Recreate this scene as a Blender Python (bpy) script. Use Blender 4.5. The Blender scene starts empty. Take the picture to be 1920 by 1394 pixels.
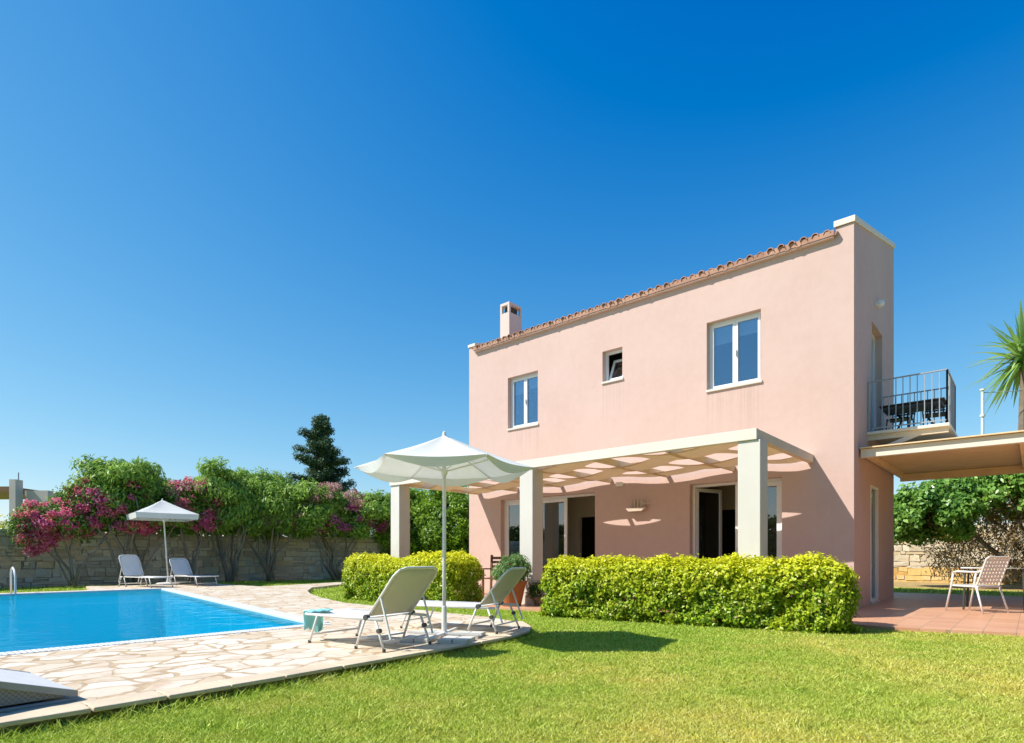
import bpy, bmesh, math, random
import numpy as np
from mathutils import Vector, Matrix

D = bpy.data
C = bpy.context.scene
COL = C.collection
R = math.radians

# ------------------------------------------------------------------ camera
cam_d = D.cameras.new('camera'); cam = D.objects.new('camera', cam_d); COL.objects.link(cam)
cam.location = (2.318, -11.58, 0.95)
cam.rotation_euler = (R(90), 0, R(41.22))
cam_d.sensor_width = 36.0
cam_d.lens = 1115 / 1920 * 36
cam_d.shift_y = 348 / 1920
cam_d.clip_end = 3000
C.camera = cam

# ------------------------------------------------------------------ sky, sun, exposure
SUN = Vector((-.54, -.73, 1.0)).normalized()
w = D.worlds.new('World'); C.world = w; w.use_nodes = True
nt = w.node_tree; nt.nodes.clear()
sky = nt.nodes.new('ShaderNodeTexSky'); sky.sky_type = 'NISHITA'; sky.sun_disc = False
sky.sun_elevation = math.asin(SUN.z)
sky.sun_rotation = math.atan2(SUN.x, SUN.y)
sky.altitude = 0; sky.air_density = 1.0; sky.dust_density = 0.25; sky.ozone_density = 3.0
sep = nt.nodes.new('ShaderNodeSeparateColor'); com = nt.nodes.new('ShaderNodeCombineColor')
def wmath(op, x, y):
    n = nt.nodes.new('ShaderNodeMath'); n.operation = op; nt.links.new(x, n.inputs[0]); n.inputs[1].default_value = y; return n.outputs[0]
nt.links.new(sky.outputs[0], sep.inputs[0])
SK = 1 / .12
nt.links.new(wmath('MULTIPLY', wmath('MAXIMUM', wmath('SUBTRACT', sep.outputs[0], .85), 0.0), .125 * SK), com.inputs[0])
nt.links.new(wmath('MULTIPLY', wmath('POWER', wmath('MAXIMUM', wmath('SUBTRACT', sep.outputs[1], 1.0), .15), .65), .228 * SK), com.inputs[1])
nt.links.new(wmath('MULTIPLY', wmath('POWER', wmath('MAXIMUM', wmath('SUBTRACT', sep.outputs[2], 1.5), .4), .36), .41 * SK), com.inputs[2])
bg = nt.nodes.new('ShaderNodeBackground'); bg.inputs['Strength'].default_value = 0.12
ow = nt.nodes.new('ShaderNodeOutputWorld')
nt.links.new(com.outputs[0], bg.inputs[0]); nt.links.new(bg.outputs[0], ow.inputs[0])
sun_d = D.lights.new('sun', 'SUN'); sun = D.objects.new('sun', sun_d); COL.objects.link(sun)
sun_d.energy = 5.0; sun_d.angle = R(0.5); sun_d.color = (1.0, .95, .86)
sun.rotation_euler = SUN.to_track_quat('Z', 'Y').to_euler()
sun.location = (-20, -30, 40)
C.view_settings.view_transform = 'Standard'; C.view_settings.look = 'None'
C.view_settings.exposure = 0.38; C.view_settings.gamma = 1.0
C.cycles.use_denoising = True
C.cycles.max_bounces = 8; C.cycles.diffuse_bounces = 4; C.cycles.transparent_max_bounces = 16
C.cycles.use_adaptive_sampling = True

# ------------------------------------------------------------------ materials
MATS = {}
class NT:
    def __init__(s, name):
        m = D.materials.new(name); m.use_nodes = True
        s.m = m; s.t = m.node_tree; s.t.nodes.clear()
        s.out = s.n('ShaderNodeOutputMaterial')
    def n(s, typ, **kw):
        nd = s.t.nodes.new(typ)
        for k, v in kw.items():
            if k in nd.inputs: s.set(nd, k, v)
            else: setattr(nd, k, v)
        return nd
    def set(s, nd, k, v):
        if isinstance(v, bpy.types.NodeSocket): s.t.links.new(v, nd.inputs[k])
        else:
            if hasattr(v, '__len__') and len(v) == 3 and len(nd.inputs[k].default_value) == 4: v = (*v, 1)
            nd.inputs[k].default_value = v
    def link(s, a, b): s.t.links.new(a, b)
    def pos(s): return s.n('ShaderNodeNewGeometry').outputs['Position']
    def noise(s, vec, scale, detail=4, rough=.55):
        nd = s.n('ShaderNodeTexNoise'); nd.inputs['Scale'].default_value = scale
        nd.inputs['Detail'].default_value = detail; nd.inputs['Roughness'].default_value = rough
        if vec is not None: s.link(vec, nd.inputs['Vector'])
        return nd.outputs['Fac']
    def ramp(s, fac, stops):
        nd = s.n('ShaderNodeValToRGB'); s.link(fac, nd.inputs[0])
        e = nd.color_ramp.elements
        while len(e) < len(stops): e.new(.5)
        for el, (p, c) in zip(e, stops):
            el.position = p; el.color = (*c, 1) if len(c) == 3 else c
        return nd.outputs[0]
    def mix(s, fac, a, b, mode='MIX'):
        nd = s.n('ShaderNodeMix'); nd.data_type = 'RGBA'; nd.blend_type = mode
        for k, v in ((0, fac), (6, a), (7, b)):
            if isinstance(v, bpy.types.NodeSocket): s.link(v, nd.inputs[k])
            elif k == 0: nd.inputs[0].default_value = v
            else: nd.inputs[k].default_value = (*v, 1)
        return nd.outputs[2]
    def math(s, op, a, b=None):
        nd = s.n('ShaderNodeMath'); nd.operation = op
        for k, v in ((0, a), (1, b)):
            if v is None: continue
            if isinstance(v, bpy.types.NodeSocket): s.link(v, nd.inputs[k])
            else: nd.inputs[k].default_value = v
        return nd.outputs[0]
    def bump(s, h, strength=.3, dist=.02):
        nd = s.n('ShaderNodeBump'); nd.inputs['Strength'].default_value = strength; nd.inputs['Distance'].default_value = dist
        s.link(h, nd.inputs['Height']); return nd.outputs[0]
    def scalev(s, v, sc):
        nd = s.n('ShaderNodeMapping'); s.link(v, nd.inputs['Vector']); nd.inputs['Scale'].default_value = sc
        return nd.outputs[0]
    def principled(s, col, rough=.6, bump=None, spec=.5, metal=0.):
        p = s.n('ShaderNodeBsdfPrincipled')
        s.set(p, 'Base Color', col); s.set(p, 'Roughness', rough); s.set(p, 'Metallic', metal)
        s.set(p, 'Specular IOR Level', spec)
        if bump is not None: s.link(bump, p.inputs['Normal'])
        return p
    def done(s, shader):
        s.link(shader.outputs[0] if hasattr(shader, 'outputs') else shader, s.out.inputs['Surface'])
        MATS[s.m.name] = s.m
        return s.m

def mat_paint(name, col, rough=.75, var=.1, scale=1.2, bump=.15, bscale=60, spec=.25):
    t = NT(name); p = t.pos()
    f = t.noise(p, scale, 5)
    f2 = t.noise(t.scalev(p, (3.5, 3.5, .35)), 1.1, 4)
    ff = t.math('ADD', t.math('MULTIPLY', f, .6), t.math('MULTIPLY', f2, .4))
    lo = tuple(c * (1 - var) for c in col); hi = tuple(min(1, c * (1 + var)) for c in col)
    c = t.ramp(ff, [(.3, lo), (.7, hi)])
    b = t.bump(t.noise(p, bscale, 3), bump, .01)
    return t.done(t.principled(c, rough, b, spec))

def mat_plain(name, col, rough=.5, metal=0., spec=.5, var=.06, scale=8):
    t = NT(name); p = t.pos()
    c = t.ramp(t.noise(p, scale, 3), [(.3, tuple(x * (1 - var) for x in col)), (.7, tuple(min(1, x * (1 + var)) for x in col))])
    return t.done(t.principled(c, rough, None, spec, metal))

def mat_leaf(name, cols, trans=.35, rough=.45, patch=1.5, patchcols=None, top=None):
    """leaf colour varies leaf by leaf and in patches; top=(z0,z1,col) gives young growth near the top"""
    t = NT(name)
    g = t.n('ShaderNodeNewGeometry')
    r = g.outputs['Random Per Island']
    n = len(cols)
    c = t.ramp(r, [((i + .5) / n, k) for i, k in enumerate(cols)])
    if patchcols:
        f = t.ramp(t.noise(g.outputs['Position'], patch, 3), [(.42, (0, 0, 0)), (.62, (1, 1, 1))])
        c2 = t.ramp(r, [((i + .5) / len(patchcols), k) for i, k in enumerate(patchcols)])
        c = t.mix(f, c, c2)
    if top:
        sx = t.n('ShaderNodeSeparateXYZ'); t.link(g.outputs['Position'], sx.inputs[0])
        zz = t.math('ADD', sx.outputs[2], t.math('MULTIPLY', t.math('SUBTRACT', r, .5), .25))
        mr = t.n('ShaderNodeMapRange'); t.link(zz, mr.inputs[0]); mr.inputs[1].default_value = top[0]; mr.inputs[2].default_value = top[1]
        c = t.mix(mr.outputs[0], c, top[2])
    p = t.principled(c, rough, None, .35)
    tr = t.n('ShaderNodeBsdfTranslucent'); t.link(c, tr.inputs[0])
    mx = t.n('ShaderNodeMixShader'); mx.inputs[0].default_value = trans
    t.link(p.outputs[0], mx.inputs[1]); t.link(tr.outputs[0], mx.inputs[2])
    return t.done(mx)

def mat_cloth(name, col, trans=.3, weave=300):
    t = NT(name); p = t.pos()
    c = t.ramp(t.noise(p, 5, 4), [(.3, tuple(x * .93 for x in col)), (.7, col)])
    b = t.bump(t.noise(p, weave, 2), .25, .003)
    pr = t.principled(c, .8, b, .15)
    tr = t.n('ShaderNodeBsdfTranslucent'); t.link(c, tr.inputs[0])
    mx = t.n('ShaderNodeMixShader'); mx.inputs[0].default_value = trans
    t.link(pr.outputs[0], mx.inputs[1]); t.link(tr.outputs[0], mx.inputs[2])
    return t.done(mx)

def mat_glass(name, refl=.35, tint=(.55, .62, .66), rcol=(.9, .95, 1.0)):
    t = NT(name)
    tr = t.n('ShaderNodeBsdfTransparent'); t.set(tr, 'Color', tint)
    gl = t.n('ShaderNodeBsdfGlossy'); t.set(gl, 'Color', rcol); t.set(gl, 'Roughness', .01)
    lw = t.n('ShaderNodeLayerWeight'); lw.inputs[0].default_value = .3
    f = t.math('ADD', t.math('MULTIPLY', lw.outputs['Fresnel'], .9), refl)
    f = t.math('MINIMUM', f, .95)
    mx = t.n('ShaderNodeMixShader'); t.link(f, mx.inputs[0])
    t.link(tr.outputs[0], mx.inputs[1]); t.link(gl.outputs[0], mx.inputs[2])
    return t.done(mx)

def mat_facade():
    t = NT('facade_paint'); p = t.pos()
    f = t.math('ADD', t.math('MULTIPLY', t.noise(p, .7, 5), .55), t.math('MULTIPLY', t.noise(p, 6, 5, .65), .45))
    c = t.ramp(f, [(.34, (.58, .405, .348)), (.5, (.61, .435, .38)), (.66, (.63, .46, .405))])
    st = t.noise(t.scalev(p, (5, 5, .22)), 1.6, 5, .65)
    c = t.mix(t.ramp(st, [(.54, (0, 0, 0)), (.74, (.14, .14, .14))]), c, (.50, .35, .30))
    # run-off stains below the three sills, ragged and of different lengths
    sx = t.n('ShaderNodeSeparateXYZ'); t.link(p, sx.inputs[0])
    def band(sock, a0, a1, soft):
        m1 = t.n('ShaderNodeMapRange'); t.link(sock, m1.inputs[0]); m1.inputs[1].default_value = a0 - soft; m1.inputs[2].default_value = a0
        m2 = t.n('ShaderNodeMapRange'); t.link(sock, m2.inputs[0]); m2.inputs[1].default_value = a1; m2.inputs[2].default_value = a1 + .02; m2.inputs[3].default_value = 1; m2.inputs[4].default_value = 0
        return t.math('MULTIPLY', m1.outputs[0], m2.outputs[0])
    run = t.ramp(t.noise(t.scalev(p, (14, 1, .12)), 1.5, 3, .6), [(.42, (0, 0, 0)), (.62, (1, 1, 1))])
    tot = None
    for (u0, u1, zs_) in ((-7.97, -6.94, 4.24), (-5.09, -4.53, 4.9), (-2.62, -1.53, 4.26)):
        k_ = t.math('MULTIPLY', band(sx.outputs[0], u0, u1, .04), band(sx.outputs[2], zs_ - .25, zs_, .8))
        tot = k_ if tot is None else t.math('ADD', tot, k_)
    c = t.mix(t.math('MULTIPLY', t.math('MULTIPLY', tot, run), .24), c, (.36, .27, .23))
    b = t.bump(t.math('ADD', t.math('MULTIPLY', t.noise(p, 3.5, 4), 1.0), t.math('MULTIPLY', t.noise(p, 70, 3), .25)), .22, .02)
    return t.done(t.principled(c, .85, b, .2))
FACADE = mat_facade()
WHITE = mat_paint('white_paint', (.645, .60, .545), .6, .05, 1.5, .05)
CREAM = mat_paint('cream_paint', (.78, .70, .58), .6, .05, 1.5, .08)
WOOD_CREAM = mat_paint('cream_wood', (.72, .62, .47), .65, .07, 2.5, .1)
UPVC = mat_plain('white_window_frame', (.80, .80, .80), .35, 0, .5, .02)
GLASS = mat_glass('window_glass', .20, (.80, .87, .92), (.52, .76, 1.0))
GLASS_DOOR = mat_glass('door_glass', .12, (.5, .52, .5))
INTERIOR = mat_paint('interior_plaster', (.74, .66, .52), .9, .08, 1)
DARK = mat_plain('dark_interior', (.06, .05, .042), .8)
TILE = mat_paint('roof_tile', (.42, .235, .165), .8, .35, 3.0, .4, 40)
ALU = mat_plain('light_metal', (.72, .71, .68), .4, .0, .5, .04)
GREYM = mat_plain('grey_metal', (.35, .37, .38), .45, .3)
BLACKM = mat_plain('black_metal', (.025, .027, .03), .45)
DARKPL = mat_plain('dark_plastic', (.06, .06, .055), .5)
SLING = mat_cloth('sling_fabric', (.62, .60, .50), .22)
SLINGW = mat_cloth('white_sling_fabric', (.85, .85, .84), .25)
CANVAS = mat_cloth('umbrella_canvas', (.78, .78, .74), .2)
AWNING = mat_cloth('awning_fabric', (.66, .50, .30), .16)
TOWEL = mat_cloth('teal_towel', (.36, .78, .78), .25, 160)
BARK = mat_paint('bark', (.20, .16, .12), .9, .35, 5, .7, 25)
GREYBARK = mat_paint('grey_bark', (.26, .23, .19), .9, .3, 5, .7, 25)
TERRA = mat_paint('terracotta', (.40, .135, .045), .8, .2, 4, .2)
BROWNW = mat_paint('brown_wood', (.20, .11, .06), .6, .25, 6, .2)
SOIL = mat_paint('soil', (.42, .29, .12), .95, .3, 3, .6, 20)
CONC = mat_paint('concrete', (.58, .56, .52), .9, .12, 4, .4, 30)

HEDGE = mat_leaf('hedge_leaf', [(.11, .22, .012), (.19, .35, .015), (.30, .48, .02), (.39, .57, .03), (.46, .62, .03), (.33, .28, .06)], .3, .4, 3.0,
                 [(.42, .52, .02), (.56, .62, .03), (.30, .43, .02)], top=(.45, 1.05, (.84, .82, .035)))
OLEA = mat_leaf('oleander_leaf', [(.13, .23, .04), (.25, .41, .06), (.40, .58, .12)], .42, .45, 1.2, [(.30, .52, .06), (.50, .68, .12), (.19, .33, .05)])
BOUGL = mat_leaf('bougainvillea_leaf', [(.10, .20, .03), (.16, .30, .04), (.24, .38, .06)], .3)
PINK = mat_leaf('pink_bracts', [(.70, .07, .24), (.82, .14, .36), (.74, .18, .30), (.86, .30, .48)], .4, .6, 1.6, [(.72, .22, .20), (.76, .32, .24), (.64, .12, .20)])
PURPLE = mat_leaf('purple_flowers', [(.46, .06, .24), (.60, .14, .36), (.66, .28, .42), (.52, .10, .26)], .4, .6)
DUSTY = mat_leaf('dusty_leaf', [(.20, .19, .10), (.26, .22, .14), (.14, .18, .06), (.30, .22, .18)], .3)
DUSTYP = mat_leaf('dusty_pink_flowers', [(.52, .30, .26), (.60, .38, .32), (.46, .36, .22), (.62, .28, .34)], .35, .6)
CONIF = mat_leaf('conifer_needles', [(.035, .075, .03), (.06, .12, .045), (.09, .16, .06)], .1, .5)
BRIGHT = mat_leaf('bright_tree_leaf', [(.18, .32, .02), (.28, .45, .03), (.38, .56, .04)], .35, .4, .8, [(.10, .20, .02), (.17, .30, .03), (.24, .40, .04)])
BUSH = mat_leaf('glossy_bush_leaf', [(.08, .19, .03), (.15, .32, .05), (.24, .44, .09)], .3, .3, 1.2, [(.26, .46, .06), (.18, .35, .05), (.36, .56, .13)])
TWIG = mat_leaf('dry_twig_leaf', [(.34, .24, .10), (.48, .34, .15), (.26, .22, .08), (.40, .20, .08)], .3, .7)
PALM = mat_leaf('palm_leaf', [(.20, .36, .07), (.32, .50, .12), (.44, .58, .22)], .35, .35)
POTL = mat_leaf('potted_plant_leaf', [(.12, .24, .06), (.18, .32, .09), (.24, .38, .12)], .35)
SEDGE = mat_leaf('dark_green_leaf', [(.05, .12, .02), (.09, .18, .03)], .3)

def mat_grass(name):
    t = NT(name); g = t.n('ShaderNodeNewGeometry'); p = g.outputs['Position']
    r = g.outputs['Random Per Island']
    green = t.ramp(r, [(.1, (.22, .33, .02)), (.5, (.42, .56, .055)), (.9, (.64, .75, .15))])
    yel = t.ramp(r, [(.1, (.48, .43, .045)), (.5, (.74, .66, .12)), (.9, (.86, .78, .30))])
    big = t.noise(p, .45, 5, .6)
    sm = t.noise(p, 2.6, 4, .6)
    f = t.math('ADD', t.math('MULTIPLY', big, .65), t.math('MULTIPLY', sm, .35))
    sx = t.n('ShaderNodeSeparateXYZ'); t.link(p, sx.inputs[0])
    f = t.math('ADD', f, t.math('MULTIPLY', t.math('ADD', sx.outputs[0], .8), .035))
    fac = t.ramp(f, [(.44, (0, 0, 0)), (.69, (1, 1, 1))])
    c = t.mix(fac, green, yel)
    pr = t.principled(c, .55, None, .25)
    tr = t.n('ShaderNodeBsdfTranslucent'); t.link(c, tr.inputs[0])
    mx = t.n('ShaderNodeMixShader'); mx.inputs[0].default_value = .3
    t.link(pr.outputs[0], mx.inputs[1]); t.link(tr.outputs[0], mx.inputs[2])
    return t.done(mx)
GRASS = mat_grass('grass_blade')

def mat_lawn():
    t = NT('lawn_ground'); p = t.pos()
    f = t.math('ADD', t.math('MULTIPLY', t.noise(p, .45, 5, .6), .65), t.math('MULTIPLY', t.noise(p, 2.6, 4, .6), .35))
    c = t.ramp(f, [(.36, (.26, .36, .025)), (.50, (.40, .50, .05)), (.66, (.62, .56, .13))])
    fine = t.noise(t.scalev(p, (1, 1, .2)), 70, 4, .7)
    c = t.mix(t.ramp(fine, [(.35, (.6, .6, .6)), (.65, (0, 0, 0))]), c, (.07, .09, .02))
    b = t.bump(fine, .8, .03)
    return t.done(t.principled(c, .9, b, .1))
LAWN = mat_lawn()

def mat_paving():
    t = NT('crazy_paving'); p = t.pos()
    nd = t.n('ShaderNodeTexNoise'); t.link(p, nd.inputs['Vector']); nd.inputs['Scale'].default_value = 2.2; nd.inputs['Detail'].default_value = 3
    d = t.n('ShaderNodeVectorMath', operation='MULTIPLY_ADD')
    t.link(nd.outputs['Color'], d.inputs[0]); d.inputs[1].default_value = (.35, .35, 0); t.link(p, d.inputs[2])
    v2 = t.scalev(d.outputs[0], (1.15, .85, 0))
    ve = t.n('ShaderNodeTexVoronoi'); ve.feature = 'DISTANCE_TO_EDGE'; ve.inputs['Scale'].default_value = 3.3; t.link(v2, ve.inputs['Vector'])
    vc = t.n('ShaderNodeTexVoronoi'); vc.inputs['Scale'].default_value = 3.3; t.link(v2, vc.inputs['Vector'])
    sep = t.n('ShaderNodeSeparateColor'); t.link(vc.outputs['Color'], sep.inputs[0])
    stone = t.ramp(sep.outputs[0], [(.0, (.58, .46, .31)), (.25, (.68, .59, .46)), (.5, (.76, .70, .60)), (.75, (.62, .51, .37)), (.95, (.70, .63, .53))])
    st = t.ramp(t.noise(p, 3.2, 5, .65), [(.52, (0, 0, 0)), (.72, (.65, .65, .65))])
    stone = t.mix(st, stone, (.47, .26, .12))
    stone = t.mix(t.ramp(t.noise(p, 40, 4), [(.4, (0, 0, 0)), (.7, (.25, .25, .25))]), stone, (.5, .42, .34))
    jw = t.math('ADD', .012, t.math('MULTIPLY', t.noise(p, 1.3, 2), .06))
    jf = t.math('SUBTRACT', ve.outputs['Distance'], jw)
    mask = t.ramp(jf, [(.0, (1, 1, 1)), (.018, (0, 0, 0))])
    joint = t.ramp(t.noise(p, 7, 4), [(.35, (.40, .27, .15)), (.65, (.58, .45, .30))])
    c = t.mix(mask, stone, joint)
    inv = t.math('SUBTRACT', 1.0, mask)
    h = t.math('ADD', t.math('MULTIPLY', inv, .5), t.math('MULTIPLY', t.noise(p, 25, 4), .35))
    return t.done(t.principled(c, .7, t.bump(h, .5, .012), .25))
PAVING = mat_paving()

def mat_patio():
    t = NT('terracotta_paving'); p = t.pos()
    br = t.n('ShaderNodeTexBrick'); t.link(p, br.inputs['Vector']); br.offset = 0.0
    br.inputs['Scale'].default_value = 1.0; br.inputs['Brick Width'].default_value = .31; br.inputs['Row Height'].default_value = .31
    br.inputs['Mortar Size'].default_value = .006; br.inputs['Mortar Smooth'].default_value = .2
    t.set(br, 'Color1', (.60, .30, .17)); t.set(br, 'Color2', (.70, .38, .23)); t.set(br, 'Mortar', (.40, .26, .18))
    c = t.mix(t.ramp(t.noise(p, 3, 4), [(.4, (0, 0, 0)), (.7, (.4, .4, .4))]), br.outputs['Color'], (.66, .40, .27))
    b = t.bump(t.math('SUBTRACT', 1.0, br.outputs['Fac']), .3, .006)
    return t.done(t.principled(c, .42, b, .4))
PATIO = mat_patio()

def mat_stone(name, tints, dirt=.28):
    """each stone (an island of the mesh) takes its own tint, with weathering over it"""
    t = NT(name); g = t.n('ShaderNodeNewGeometry'); pp = g.outputs['Position']
    n = len(tints)
    c = t.ramp(g.outputs['Random Per Island'], [((i + .5) / n, k) for i, k in enumerate(tints)])
    c = t.mix(t.ramp(t.noise(pp, 9, 5, .7), [(.42, (0, 0, 0)), (.70, (dirt, dirt, dirt))]), c, tuple(x * .5 for x in tints[0]))
    c = t.mix(t.ramp(t.noise(pp, .8, 3), [(.5, (0, 0, 0)), (.72, (.4, .4, .4))]), c, (tints[-1][0] * 1.05, tints[-1][1] * .85, tints[-1][2] * .62))
    return t.done(t.principled(c, .9, t.bump(t.noise(pp, 16, 5, .7), .7, .03), .2))
STONE = mat_stone('rubble_stone', [(.54, .49, .44), (.70, .63, .53), (.80, .71, .58), (.62, .59, .56), (.84, .76, .63), (.74, .59, .42), (.58, .49, .40)])
STONEY = mat_stone('yellow_rubble_stone', [(.56, .47, .33), (.66, .57, .42), (.72, .65, .50), (.60, .48, .30)], .4)
GOLD = mat_stone('golden_stone', [(.60, .40, .14), (.68, .48, .20), (.56, .34, .10), (.72, .55, .28)], .4)
MORTAR = mat_paint('mortar', (.40, .36, .30), .95, .2, 4, .4)

def mat_water():
    t = NT('pool_water'); p = t.pos()
    n1 = t.noise(t.scalev(p, (1, .55, 1)), 5.0, 3, .5)
    n2 = t.noise(p, 1.2, 2)
    b = t.bump(t.math('ADD', n1, t.math('MULTIPLY', n2, 2.0)), .26, .06)
    dif = t.n('ShaderNodeBsdfDiffuse'); t.set(dif, 'Color', (.0, .40, .63))
    tr = t.n('ShaderNodeBsdfTransparent'); t.set(tr, 'Color', (.25, .88, .97))
    m1 = t.n('ShaderNodeMixShader'); m1.inputs[0].default_value = .5
    t.link(tr.outputs[0], m1.inputs[1]); t.link(dif.outputs[0], m1.inputs[2])
    gl = t.n('ShaderNodeBsdfGlossy'); t.set(gl, 'Roughness', .02); t.link(b, gl.inputs['Normal'])
    fr = t.n('ShaderNodeFresnel'); fr.inputs[0].default_value = 1.33; t.link(b, fr.inputs['Normal'])
    f = t.math('MINIMUM', t.math('MULTIPLY', fr.outputs[0], .5), .22)
    m2 = t.n('ShaderNodeMixShader'); t.link(f, m2.inputs[0]); t.link(m1.outputs[0], m2.inputs[1]); t.link(gl.outputs[0], m2.inputs[2])
    return t.done(m2)
WATER = mat_water()

def mat_pooltile():
    t = NT('pool_mosaic'); p = t.pos()
    c = t.ramp(t.noise(p, 3, 2), [(.3, (.01, .52, .76)), (.7, (.02, .60, .82))])
    br = t.n('ShaderNodeTexBrick'); t.link(t.scalev(p, (1, 1, 1)), br.inputs['Vector']); br.offset = 0
    br.inputs['Scale'].default_value = 1; br.inputs['Brick Width'].default_value = .25; br.inputs['Row Height'].default_value = .25; br.inputs['Mortar Size'].default_value = .012
    c = t.mix(br.outputs['Fac'], c, (.25, .72, .85))
    return t.done(t.principled(c, .4))
POOLTILE = mat_pooltile()

def mat_grate():
    t = NT('gutter_grate'); p = t.pos()
    v = t.n('ShaderNodeTexBrick'); v.offset = .5; t.link(p, v.inputs['Vector'])
    v.inputs['Scale'].default_value = 1; v.inputs['Brick Width'].default_value = .07; v.inputs['Row Height'].default_value = .045
    v.inputs['Mortar Size'].default_value = .016; v.inputs['Mortar Smooth'].default_value = 0
    t.set(v, 'Color1', (.10, .12, .13)); t.set(v, 'Color2', (.10, .12, .13)); t.set(v, 'Mortar', (.78, .80, .80))
    return t.done(t.principled(v.outputs['Color'], .5))
GRATE = mat_grate()

def mat_wicker():
    t = NT('grey_wicker'); p = t.pos()
    a = t.n('ShaderNodeTexChecker'); t.link(t.scalev(p, (1, 1, 1)), a.inputs['Vector']); a.inputs['Scale'].default_value = 70
    t.set(a, 'Color1', (.20, .20, .18)); t.set(a, 'Color2', (.30, .30, .27))
    return t.done(t.principled(a.outputs[0], .6, t.bump(a.outputs['Fac'], .4, .004)))
WICKER = mat_wicker()

# ------------------------------------------------------------------ mesh helpers
class MB:
    def __init__(s): s.v = []; s.f = []
    def add(s, verts, faces):
        o = len(s.v); s.v += [tuple(x) for x in verts]; s.f += [tuple(i + o for i in f) for f in faces]
        return s
    def box(s, x0, x1, y0, y1, z0, z1):
        return s.add([(x0, y0, z0), (x1, y0, z0), (x1, y1, z0), (x0, y1, z0), (x0, y0, z1), (x1, y0, z1), (x1, y1, z1), (x0, y1, z1)],
                     [(0, 3, 2, 1), (4, 5, 6, 7), (0, 1, 5, 4), (1, 2, 6, 5), (2, 3, 7, 6), (3, 0, 4, 7)])
    def prism(s, poly, axis, a, b):
        """poly of 2-D points extruded along axis 0/1/2 from a to b"""
        def P(p, t):
            return (t, p[0], p[1]) if axis == 0 else ((p[0], t, p[1]) if axis == 1 else (p[0], p[1], t))
        n = len(poly)
        vs = [P(p, a) for p in poly] + [P(p, b) for p in poly]
        fs = [tuple(range(n)), tuple(range(2 * n - 1, n - 1, -1))] + [(i, i + n, (i + 1) % n + n, (i + 1) % n) for i in range(n)]
        return s.add(vs, fs)
    def bar(s, a, b, w, h=None, up=(0, 0, 1)):
        h = h or w; a = Vector(a); b = Vector(b); d = (b - a).normalized(); up = Vector(up)
        if abs(d.dot(up)) > .98: up = Vector((1, 0, 0))
        x = d.cross(up).normalized(); y = x.cross(d)
        vs = [p + x * sx * w / 2 + y * sy * h / 2 for p in (a, b) for sx, sy in ((-1, -1), (1, -1), (1, 1), (-1, 1))]
        return s.add(vs, [(0, 1, 2, 3), (7, 6, 5, 4), (0, 4, 5, 1), (1, 5, 6, 2), (2, 6, 7, 3), (3, 7, 4, 0)])
    def tube(s, pts, r, n=8, closed=False):
        pts = [Vector(p) for p in pts]; k = len(pts)
        rs = r if hasattr(r, '__len__') else [r] * k
        vs = []; fs = []; prev = None
        for i, p in enumerate(pts):
            if closed: d = pts[(i + 1) % k] - pts[i - 1]
            else: d = pts[min(i + 1, k - 1)] - pts[max(i - 1, 0)]
            d.normalize()
            if prev is None:
                u = Vector((0, 0, 1)) if abs(d.z) < .9 else Vector((1, 0, 0))
                x = d.cross(u).normalized()
            else:
                x = (prev - d * prev.dot(d)).normalized()
            prev = x; y = d.cross(x)
            for j in range(n):
                a = 2 * math.pi * j / n
                vs.append(p + (x * math.cos(a) + y * math.sin(a)) * rs[i])
        segs = k if closed else k - 1
        for i in range(segs):
            for j in range(n):
                a = i * n + j; b = i * n + (j + 1) % n; c = ((i + 1) % k) * n + (j + 1) % n; d_ = ((i + 1) % k) * n + j
                fs.append((a, b, c, d_))
        if not closed: fs += [tuple(range(n - 1, -1, -1)), tuple(range((k - 1) * n, k * n))]
        return s.add(vs, fs)
    def lathe(s, prof, c=(0, 0, 0), n=20):
        vs = []; fs = []
        for r, z in prof:
            for j in range(n):
                a = 2 * math.pi * j / n; vs.append((c[0] + r * math.cos(a), c[1] + r * math.sin(a), c[2] + z))
        for i in range(len(prof) - 1):
            for j in range(n):
                fs.append((i * n + j, i * n + (j + 1) % n, (i + 1) * n + (j + 1) % n, (i + 1) * n + j))
        fs += [tuple(range(n - 1, -1, -1)), tuple(range((len(prof) - 1) * n, len(prof) * n))]
        return s.add(vs, fs)
    def build(s, name, mat, parent=None, smooth=False, bevel=0, merge=False, solid=0, uv=None):
        me = D.meshes.new(name); me.from_pydata(s.v, [], s.f)
        bm = bmesh.new(); bm.from_mesh(me)
        if merge: bmesh.ops.remove_doubles(bm, verts=bm.verts, dist=1e-4)
        if not solid: bmesh.ops.recalc_face_normals(bm, faces=bm.faces)
        bm.to_mesh(me); bm.free()
        if uv:
            l = me.uv_layers.new(name='UVMap')
            for lp in me.loops: l.data[lp.index].uv = uv(me.vertices[lp.vertex_index].co)
        me.materials.append(mat)
        o = D.objects.new(name, me); COL.objects.link(o)
        if parent is not None: o.parent = parent
        if smooth:
            for p in me.polygons: p.use_smooth = True
        if bevel:
            m = o.modifiers.new('bevel', 'BEVEL'); m.width = bevel; m.segments = 2; m.limit_method = 'ANGLE'; m.angle_limit = R(40)
        if solid:
            m = o.modifiers.new('solid', 'SOLIDIFY'); m.thickness = solid; m.offset = 0
        return o

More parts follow.
